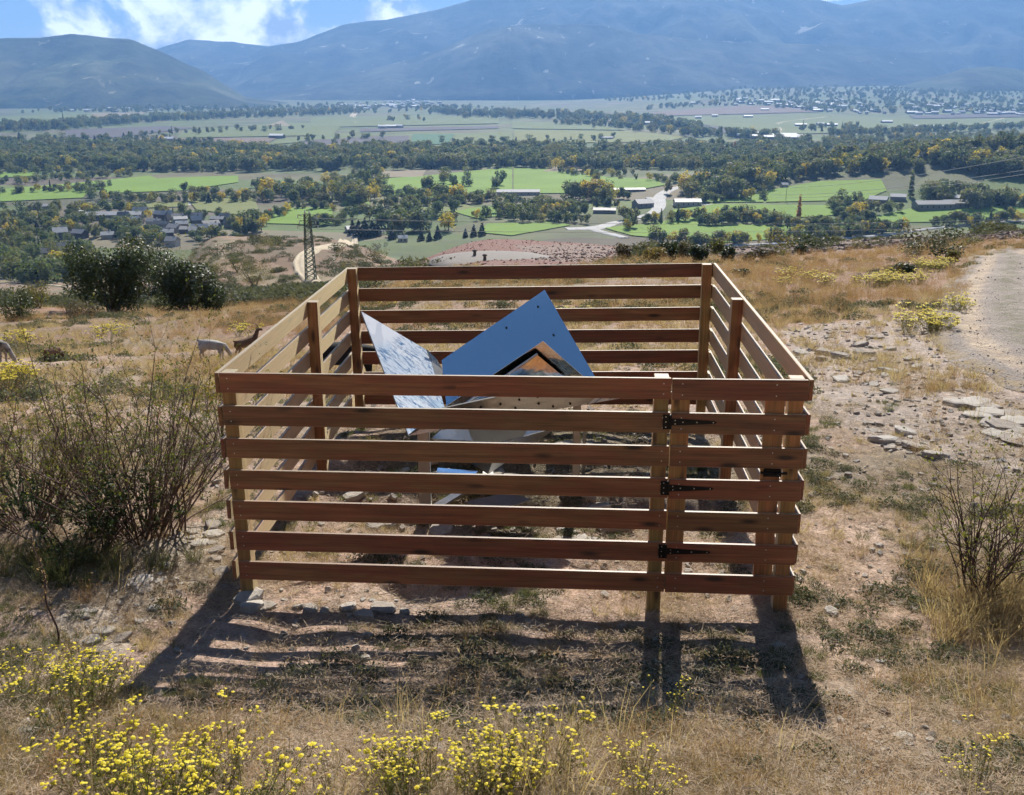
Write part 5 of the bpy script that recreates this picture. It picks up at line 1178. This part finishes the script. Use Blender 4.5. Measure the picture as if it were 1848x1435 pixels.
# ------------------------------------------------------------------ ragwort
def ragwort(seed, nst, h, spread, heads, hs, leafn):
    r = np.random.default_rng(seed); segs = []; tips = []; LP = []; 
    for i in range(nst):
        a = r.uniform(0, 6.28); d = spread * math.sqrt(r.random()); hh = h * r.uniform(.6, 1.1); b = np.array([math.cos(a) * d * .3, math.sin(a) * d * .3, -.02]); t = np.array([math.cos(a) * d, math.sin(a) * d, hh])
        m_ = (b + t) / 2 + np.array([math.cos(a) * d * -.1, math.sin(a) * d * -.1, .05 * h]); segs += [(b, m_, .0022, .0018), (m_, t, .0018, .0012)]
        for j in range(leafn):
            q = r.random(); LP.append((b + (m_ - b) * q * 2 if q < .5 else m_ + (t - m_) * (q - .5) * 2) + r.normal(0, .012, 3))
        nb = r.integers(heads[0], heads[1] + 1)
        for j in range(nb):
            aa = r.uniform(0, 6.28); dd = .045 * math.sqrt(r.random()); e = t + np.array([math.cos(aa) * dd, math.sin(aa) * dd, r.uniform(-.008, .008)]); segs.append((t - np.array([0, 0, .04]), e, .001, .0008)); tips.append(e)
    v, f = tubes(segs, 3); LP = np.array(LP); V2, F2 = leaf_quads(LP, r.normal(size=LP.shape), .007, r, 5.); V, Fq = merge([(v, f), (V2, F2)])
    sm = mesh_np('stems', V, Fq, [STEM]); face_attr(sm, 'lv', r.random(len(Fq)))
    fv = []; ff = []; n = 0
    for e in tips:
        up = np.array([r.normal(0, .22), r.normal(0, .22), 1.]); up /= np.linalg.norm(up); a = np.cross(up, [1, .3, .1]); a /= np.linalg.norm(a); b = np.cross(up, a); R0 = hs * r.uniform(.75, 1.2); k = 8
        for i in range(k):
            t = 6.283 * i / k; d = a * math.cos(t) + b * math.sin(t); s = (b * math.cos(t) - a * math.sin(t)) * R0 * .27
            fv += [e + up * .002, e + d * R0 * .6 + s, e + d * R0 - up * R0 * .15, e + d * R0 * .6 - s]; ff.append((n, n + 1, n + 2, n + 3)); n += 4
    fm = mesh_np('flower_heads', fv, np.array(ff), [PETAL]); face_attr(fm, 'lv', r.random(len(ff))); return sm, fm
RW = [ragwort(400 + s, (9, 14, 11, 7, 12, 10)[s], (.36, .44, .40, .5, .3, .38)[s], (.2, .28, .24, .16, .3, .22)[s], ((2, 7), (2, 8), (1, 6), (3, 9), (2, 6), (3, 10))[s], (.0105, .012, .010, .011, .0125, .0105)[s], 34) for s in range(6)]
RWF = [ragwort(450 + s, 18, .32, .30, (6, 12), .0145, 24) for s in range(3)]
def flower(x, y, s, label, group, src, rz=None):
    sm, fm = rnd.choice(src); z = float(height(np.array([x]), np.array([y]))[0])
    e = bpy.data.objects.new('ragwort_plant', None); e.location = (x, y, z - .01); e.rotation_euler = (rnd.gauss(0, .06), rnd.gauss(0, .06), rnd.uniform(0, 6.28)); e.scale = (s, s, s * rnd.uniform(.85, 1.1)); e.empty_display_size = .1; C.objects.link(e)
    for nm, me in (('stems', sm), ('flower_heads', fm)):
        o = bpy.data.objects.new(nm, me); o.parent = e; C.objects.link(o)
        if nm == 'flower_heads': o['kind'] = 'stuff'
    tag(e, label, 'flower', group)
def flowers_px(cx, cy, ru, rv, n, s0, s1, label, group, src):
    for i in range(n):
        a = rnd.uniform(0, 6.28); d = math.sqrt(rnd.random()); g = ground([cx + math.cos(a) * d * ru], [cy + math.sin(a) * d * rv])[0]; flower(g[0], g[1], rnd.uniform(s0, s1), label, group, src)
flowers_px(310, 1430, 150, 50, 12, .6, 1.0, 'yellow ragwort in the dense clump before the shaded corner', 'ragwort clump by the corner', RW)
flowers_px(300, 1510, 170, 40, 7, .7, 1.0, 'yellow ragwort in the dense clump before the shaded corner', 'ragwort clump by the corner', RW)
flowers_px(850, 1440, 160, 50, 12, .6, 1.0, 'yellow ragwort in the broad clump before the long board shadow', 'ragwort clump by the shadow', RW)
flowers_px(690, 1450, 90, 30, 7, .55, .85, 'yellow ragwort in the broad clump before the long board shadow', 'ragwort clump by the shadow', RW)
flowers_px(110, 1290, 110, 50, 11, .6, .9, 'yellow ragwort beside the dead upright stalk', 'ragwort by the stalk', RW)
flowers_px(500, 1480, 60, 30, 4, .4, .7, 'low yellow ragwort between the two flower clumps', 'ragwort between the clumps', RW)
flowers_px(1130, 1450, 60, 40, 3, .5, .8, 'sparse yellow ragwort beside the shadow of the gate post', 'ragwort by the gate shadow', RW)
flowers_px(1760, 1380, 70, 40, 2, .5, .8, 'sparse yellow ragwort in the dry grass before the small bare bush', 'ragwort by the small bush', RW)
flowers_px(1195, 1310, 10, 8, 1, .6, .6, 'single thin ragwort standing in the gate shadow', None, RW)
for cx, cy, ru, rv, n, lb, gp in ((1690, 484, 45, 6, 16, 'yellow ragwort in the bright patch at the top of the gravel track', 'ragwort by the track top'), (1610, 516, 70, 8, 20, 'yellow ragwort in the wide patch on the rust meadow', 'ragwort on the rust meadow'),
        (1660, 602, 45, 9, 9, 'yellow ragwort beside the edge of the gravel track', 'ragwort at the track edge'), (1440, 515, 60, 10, 9, 'thin yellow ragwort on the rust meadow behind the enclosure corner', 'ragwort behind the corner'),
        (1050, 590, 60, 7, 9, 'yellow ragwort seen through the back boards', 'ragwort behind the back boards'), (20, 690, 40, 18, 8, 'yellow ragwort beside the grazing goat', 'ragwort by the goat'), (20, 620, 40, 14, 7, 'yellow ragwort in the meadow before the small tree', 'ragwort by the small tree'),
        (200, 612, 30, 7, 6, 'yellow flowering bush in the meadow below the evergreen bush', 'yellow meadow bush'), (440, 610, 20, 6, 3, 'yellow ragwort beside the brown goat', 'ragwort by the brown goat'), (700, 562, 14, 3, 2, 'small yellow ragwort behind the back boards', 'small ragwort behind the boards'), (1730, 560, 20, 10, 4, 'thin ragwort by the upper track', 'ragwort by the upper track')):
    flowers_px(cx, cy, ru, rv, n, .8, 1.3, lb, gp, RWF)
# ------------------------------------------------------------------ bushes on the hillside
def shrub(u, v, wpx, hpx, label, mats, seed, n=1400, group=None, name='shrub', leaf=.06, twigs=True, Y=None):
    g = ground([u], [v])[0]; y = g[1]; Wd = wpx * y / F * .5; Hh = hpx * y / F
    r = random.Random(seed); L = [(0, 0, Hh * .5, Wd * .7, Wd * .7, Hh * .45)]
    for i in range(12):
        a = r.uniform(0, 6.28); d = r.uniform(.3, .7); s = r.uniform(.25, .45); L.append((math.cos(a) * d * Wd, math.sin(a) * d * Wd * .8, Hh * r.uniform(.2, .82), Wd * s, Wd * s, Hh * s * .75))
    e = empty(name, (g[0], g[1], g[2] - .05)); tag(e, label, 'bush', group)
    o = bpy.data.objects.new('crown', crown_mesh('crown', L, n, leaf, mats, seed, .02)); C.objects.link(o); o.parent = e
    segs = []
    for i in range(9):
        a = r.uniform(0, 6.28); segs.append(((r.gauss(0, .1), r.gauss(0, .1), -.1), (math.cos(a) * Wd * .6, math.sin(a) * Wd * .5, Hh * r.uniform(.5, .9)), .035 * Hh / 2, .008))
    vv, fq = tubes(segs, 5); o = bpy.data.objects.new('stems', mesh_np('stems', vv, fq, [BARK], True)); C.objects.link(o); o.parent = e
shrub(200, 562, 175, 130, 'large dark evergreen bush, the bigger of the joined pair on the slope', HOLM, 501, 15000, leaf=.085)
shrub(345, 562, 140, 105, 'dark evergreen bush, the smaller of the joined pair on the slope', HOLM, 502, 12000, leaf=.08)
shrub(275, 545, 150, 108, 'middle evergreen bush filling the gap behind the joined pair', HOLM, 503, 10000, leaf=.085)
shrub(360, 520, 130, 70, 'olive brown bush behind the dark evergreen bushes', OLIVE, 504, 4000, leaf=.1); shrub(460, 520, 90, 50, 'olive bush between the evergreen bushes and the pylon', OLIVE, 505, 2600, leaf=.1)
shrub(430, 500, 60, 40, 'small yellowing bush above the olive bush', OLIVE, 506, 1600, leaf=.1); shrub(245, 470, 70, 45, 'golden brown bush rising behind the big evergreen', YELLOW, 507, 1500, leaf=.2)
shrub(30, 578, 95, 75, 'small green tree like bush with bare lower stems in the left meadow', HOLM, 508, 2600, leaf=.05); shrub(70, 560, 70, 55, 'yellow leaved bush beside the small tree like bush', OLIVE, 509, 1700, leaf=.06)
shrub(150, 575, 80, 40, 'low brown bush under the evergreen bushes', GREYSCRUB, 510, 1500, leaf=.05)
for i, (u, v, w, h, mt, lb) in enumerate(((1125, 470, 40, 30, GREYSCRUB, 'reddish bush at the end of the earth mound'), (1180, 478, 60, 34, OLIVE, 'olive bush behind the back boards'), (1205, 476, 40, 45, HOLM, 'dark green bush behind the back boards'), (1260, 478, 44, 38, HOLM, 'round dark bush behind the back right post'),
        (1235, 468, 46, 46, GREYSCRUB, 'tall brown bush among the dark bushes'), (1312, 474, 30, 40, HOLM, 'narrow dark bush beside the back right post'), (1340, 497, 42, 20, HOLM, 'low round dark bush alone on the rust meadow'), (1382, 466, 36, 22, GREYSCRUB, 'small brown bush at the meadow edge'),
        (1445, 460, 26, 18, HOLM, 'tiny dark bush at the meadow edge'), (1350, 470, 30, 18, GREYSCRUB, 'grey bush beside the low round one'), (1630, 490, 50, 20, HOLM, 'dark bush next to the bright ragwort patch'), 
        (1155, 460, 40, 26, GREYSCRUB, 'brown bush beside the red earth'), (1290, 460, 40, 34, OLIVE, 'yellow green bush at the meadow edge'), (1720, 470, 30, 22, OLIVE, 'bush at the top bend of the gravel track'), (700, 500, 60, 14, GREYSCRUB, 'low scrub bush behind the back left post'))):
    shrub(u, v, w, h, lb, mt, 520 + i, 1100, leaf=.05 if v > 480 else .08)
hs = [(rnd.uniform(400, 700), rnd.uniform(428, 500)) for _ in range(36)] + [(rnd.uniform(0, 420), rnd.uniform(500, 560)) for _ in range(16)] + [(rnd.uniform(1300, 1800), rnd.uniform(440, 470)) for _ in range(14)]
SCM = [crown_mesh('crown', lobes_round(70 + s, 8, .6), 420, .06, (GREYSCRUB, OLIVE, HOLM)[s % 3], 70 + s, .02) for s in range(6)]
for i, (u, v) in enumerate(hs):
    g = ground([u], [v])[0]
    if abs(u - 565) < 28: continue
    o = link('scrub_bush', SCM[i % 6]); h = rnd.uniform(.5, 1.3) * (1 + g[1] / 200); o.location = (g[0], g[1], g[2] - .1); o.scale = (h * 1.3, h * 1.3, h); o.rotation_euler = (0, 0, rnd.uniform(0, 6))
    tag(o, ('scrub bush on the slope around the pylon and dirt path', 'scrub bush in the meadow near the evergreen bushes', 'scrub bush along the edge of the rust meadow')[0 if i < 36 else 1 if i < 52 else 2], 'bush', ('pylon slope scrub', 'left meadow scrub', 'rust meadow scrub')[0 if i < 36 else 1 if i < 52 else 2])
# ------------------------------------------------------------------ bare branched bushes
def twig_bush(name, label, u, v, n, hmin, hmax, rad, base, seed, tm, lm, leaves, leaf, upright=.0, extra=()):
    r = random.Random(seed); g = ground([u], [v])[0]; segs = []; LP = []
    def grow(p, d, L, rad0, lvl):
        k = 5; q = Vector(p); dd = Vector(d)
        for i in range(k):
            dd = (dd + Vector((r.gauss(0, .16), r.gauss(0, .16), r.gauss(.02, .10)))).normalized(); q2 = q + dd * (L / k); r1 = rad0 * (1 - i / k * .75); r2 = rad0 * (1 - (i + 1) / k * .75)
            segs.append((tuple(q), tuple(q2), r1, r2)); q = q2
            if lvl < 2 and i >= 1:
                for _ in range(2 if lvl == 0 else (1 if r.random() < .7 else 0)):
                    ax = Vector((r.gauss(0, 1), r.gauss(0, 1), r.gauss(.25, .5))).normalized(); grow(q, (dd * .65 + ax * .75).normalized(), L * r.uniform(.22, .42), r2 * .6, lvl + 1)
            elif lvl >= 1 and r.random() < leaves: LP.append(tuple(q + Vector((r.gauss(0, .012), r.gauss(0, .012), r.gauss(0, .012)))))
            if lvl == 2 and r.random() < leaves * 1.2: LP.append(tuple(q))
    for i in range(n):
        a = r.uniform(0, 6.28); h = r.uniform(hmin, hmax); o_ = rad * r.uniform(.15, 1.)
        b = (math.cos(a) * base * r.random(), math.sin(a) * base * r.random(), -.03); d = Vector((math.cos(a) * o_, math.sin(a) * o_, h)).normalized(); grow(b, d, math.hypot(h, o_), r.uniform(.006, .012), 0)
    for p, d, L, w in extra: grow(p, Vector(d).normalized(), L, w, 0)
    e = empty(name, tuple(g)); tag(e, label, 'bush')
    vv, fq = tubes(segs, 3); o = bpy.data.objects.new('branches', mesh_np('branches', vv, fq, [tm])); C.objects.link(o); o.parent = e
    LP = np.array(LP); rr = np.random.default_rng(seed); V2, F2 = leaf_quads(LP, rr.normal(size=LP.shape) + np.array([0, 0, .5]), leaf, rr, 1.7); me = mesh_np('leaves', V2, F2, [lm]); face_attr(me, 'lv', rr.random(len(F2))); o = bpy.data.objects.new('leaves', me); C.objects.link(o); o.parent = e
    return e
BLEAF = leaf_mat('sparse_bush_leaves', [(.06, .075, .02), (.11, .12, .03), (.20, .18, .04), (.26, .17, .05)], 1.6, .45)
DLEAF = leaf_mat('dark_bush_leaves', [(.02, .035, .018), (.035, .055, .022), (.06, .075, .03)], 1.4, .35)
twig_bush('bare_bush', 'large half bare bush with arching thorny branches and few leaves', 262, 960, 85, .6, 1.45, 1.0, .35, 601, TWIG, BLEAF, .36, .014, extra=[((-.1, 0, 0), (.02, .1, 1), 1.95, .008), ((-.3, 0, 0), (-.42, .1, 1), 1.9, .009)])
twig_bush('bare_bush', 'half bare bush with reddish twigs joining the large bare bush', 60, 940, 50, .5, 1.15, .9, .25, 602, TWIG, BLEAF, .36, .014)
twig_bush('low_green_bush', 'low dark green bush at the foot of the bare branched bushes', 140, 1000, 22, .3, .6, .5, .25, 603, DTWIG, DLEAF, 1., .017)
twig_bush('bare_bush', 'small upright bush of dark bare twigs growing apart from the fence on the gate side', 1765, 1085, 34, .55, 1.05, .38, .16, 604, DTWIG, BLEAF, .22, .014)
twig_bush('bare_bush', 'reddish low twiggy bush beside the outer boards', 395, 800, 14, .4, .8, .45, .15, 605, TWIG, BLEAF, .6, .016)
# tall dry grass at the bush feet
def grass_patch(u, v, ru, rv, n, protos, s0, s1, name, label):
    uu = u + rg.normal(0, ru, n); vv = v + rg.normal(0, rv, n); g = ground(uu, vv)
    scatter(name, g, np.stack([rg.normal(0, .15, n), rg.normal(0, .15, n), rg.uniform(0, 6.28, n)], 1), np.repeat(rg.uniform(s0, s1, n)[:, None], 3, 1), protos, label, 'grass')
P_LONG = [blade_clump('long_grass', 60, .34, .09, .55, .0028, GRASS, 140 + s) for s in S_]
grass_patch(120, 1030, 85, 22, 45, P_LONG, .45, .8, 'long_green_grass', 'long dark green grass under the bare branched bush')
grass_patch(1800, 1120, 70, 35, 50, [blade_clump('long_straw', 60, .36, .1, .6, .0025, STRAW, 150 + s) for s in S_], .6, 1.1, 'long_dry_grass', 'long dry grass around the small twiggy bush')
# dead stalk
g = ground([108], [1175])[0]; segs = []; rr = random.Random(9); tip = at_depth(58, 965, g[1]); b = Vector(g); LP = []
for i in range(12):
    p = b.lerp(tip, i / 12) + Vector((.015 * math.sin(i), 0, 0)); q = b.lerp(tip, (i + 1) / 12) + Vector((.015 * math.sin(i + 1), 0, 0)); segs.append((p - b, q - b, .007 - i * .0003, .0067 - i * .0003))
    if i > 2:
        for _ in range(9): LP.append(np.array(p - b) + np.array([rr.gauss(0, .009), rr.gauss(0, .009), rr.gauss(0, .02)]))
st = empty('dead_stalk', tuple(g)); tag(st, 'tall dead brown stalk with dry seed heads rising from the flowers', 'stalk')
vv, fq = tubes(segs, 5); o = bpy.data.objects.new('stem', mesh_np('stem', vv, fq, [DTWIG])); C.objects.link(o); o.parent = st
r8 = np.random.default_rng(8); V2, F2 = leaf_quads(np.array(LP), r8.normal(size=(len(LP), 3)), .012, r8); me = mesh_np('seed_heads', V2, F2, [RUST]); face_attr(me, 'lv', r8.random(len(F2)) * .3); o = bpy.data.objects.new('seed_heads', me); C.objects.link(o); o.parent = st
# ================================================================== GOATS
def coat(name, a, b, belly):
    m = M(name); P = m.coord('Object'); n = m.noise(P, 5, 5); z = m.n('ShaderNodeSeparateXYZ', {0: P}).outputs[2]
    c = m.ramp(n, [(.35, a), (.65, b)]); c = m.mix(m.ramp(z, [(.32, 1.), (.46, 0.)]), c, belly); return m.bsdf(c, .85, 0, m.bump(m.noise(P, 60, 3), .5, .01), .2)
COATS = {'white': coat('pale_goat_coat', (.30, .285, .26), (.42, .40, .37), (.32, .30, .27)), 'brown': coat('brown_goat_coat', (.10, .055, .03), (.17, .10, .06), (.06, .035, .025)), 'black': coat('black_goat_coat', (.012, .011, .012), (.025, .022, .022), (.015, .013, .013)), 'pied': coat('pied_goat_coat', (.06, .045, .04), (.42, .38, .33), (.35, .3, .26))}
HORN = plain('goat_horn', (.20, .16, .11), .5, 0, .2, 20)
def goat(label, u, v, Y, heading, s, coat_, graze):
    a, b = px_dir(u, v); x = float(a) * Y; z0 = float(height(np.array([x]), np.array([Y]))[0])
    e = empty('goat', (x, Y, z0), heading, s); tag(e, label, 'goat', None)
    V = [(-.34, 0, .60, .15), (-.05, 0, .57, .185), (.26, 0, .59, .16)]; E = [(0, 1), (1, 2)]
    head = [(.42, 0, .55, .095), (.56, 0, .34, .07), (.64, 0, .20, .068), (.70, 0, .06, .04)] if graze else [(.40, 0, .76, .095), (.47, 0, .95, .075), (.55, 0, 1.02, .07), (.70, 0, .95, .042)]
    p = 2
    for h in head: V.append(h); E.append((p, len(V) - 1)); p = len(V) - 1
    for sd in (-1, 1):
        for chain, root in (([(-.38, sd * .10, .46, .10), (-.33, sd * .11, .36, .06), (-.43, sd * .11, .24, .032), (-.40, sd * .11, .04, .028), (-.37, sd * .11, .015, .03)], 0), ([(.27, sd * .10, .44, .075), (.29, sd * .10, .26, .038), (.27, sd * .10, .05, .026), (.30, sd * .10, .015, .03)], 2)):
            p = root
            for c in chain: V.append(c); E.append((p, len(V) - 1)); p = len(V) - 1
    p = 0
    for c in ((-.47, 0, .68, .04), (-.55, 0, .72, .025)): V.append(c); E.append((p, len(V) - 1)); p = len(V) - 1
    me = bpy.data.meshes.new('body'); me.from_pydata([c[:3] for c in V], E, []); o = bpy.data.objects.new('body', me); C.objects.link(o); o.parent = e; me.materials.append(COATS[coat_])
    md = o.modifiers.new('skin', 'SKIN'); md.use_smooth_shade = True
    for i, c in enumerate(V): me.skin_vertices[0].data[i].radius = (c[3], c[3])
    me.skin_vertices[0].data[0].use_root = True
    sb = o.modifiers.new('smooth', 'SUBSURF'); sb.levels = sb.render_levels = 2
    hx, hz = (head[2][0], head[2][2])
    for sd in (-1, 1):
        hs_ = [((hx - .02, sd * .03, hz + .05), (hx - .07, sd * .05, hz + .15)), ((hx - .07, sd * .05, hz + .15), (hx - .16, sd * .09, hz + .21)), ((hx - .16, sd * .09, hz + .21), (hx - .26, sd * .13, hz + .20))]
        vv, fq = tubes([(a_, b_, .02 - .005 * i, .015 - .005 * i) for i, (a_, b_) in enumerate(hs_)], 6); h = bpy.data.objects.new('horn', mesh_np('horn', vv, fq, [HORN], True)); C.objects.link(h); h.parent = e
        ev = [(hx - .04, sd * .05, hz + .02), (hx - .03, sd * .12, hz + .035), (hx - .06, sd * .19, hz - .01), (hx - .08, sd * .11, hz - .015), (hx - .055, sd * .12, hz + .025)]
        h = bpy.data.objects.new('ear', mesh_np('ear', ev, [(0, 1, 4), (1, 2, 4), (2, 3, 4), (3, 0, 4), (0, 3, 2, 1)], [COATS[coat_]])); C.objects.link(h); h.parent = e
goat('pale grey goat grazing with lowered head beyond the bare branched bush', 386, 650, 18.8, -.15, .58, 'white', True)
goat('brown horned goat with raised head beside the pale goat', 447, 640, 20.5, .75, .56, 'brown', False)
goat('small dark brown goat seen from behind in the left meadow', 97, 655, 19, 1.3, .42, 'brown', True)
goat('pied goat grazing beside the yellow ragwort', -2, 690, 18.5, -.3, .7, 'pied', True)
goat('black goat standing close behind the back corner of the enclosure', 628, 640, 13.2, .2, .95, 'black', True)
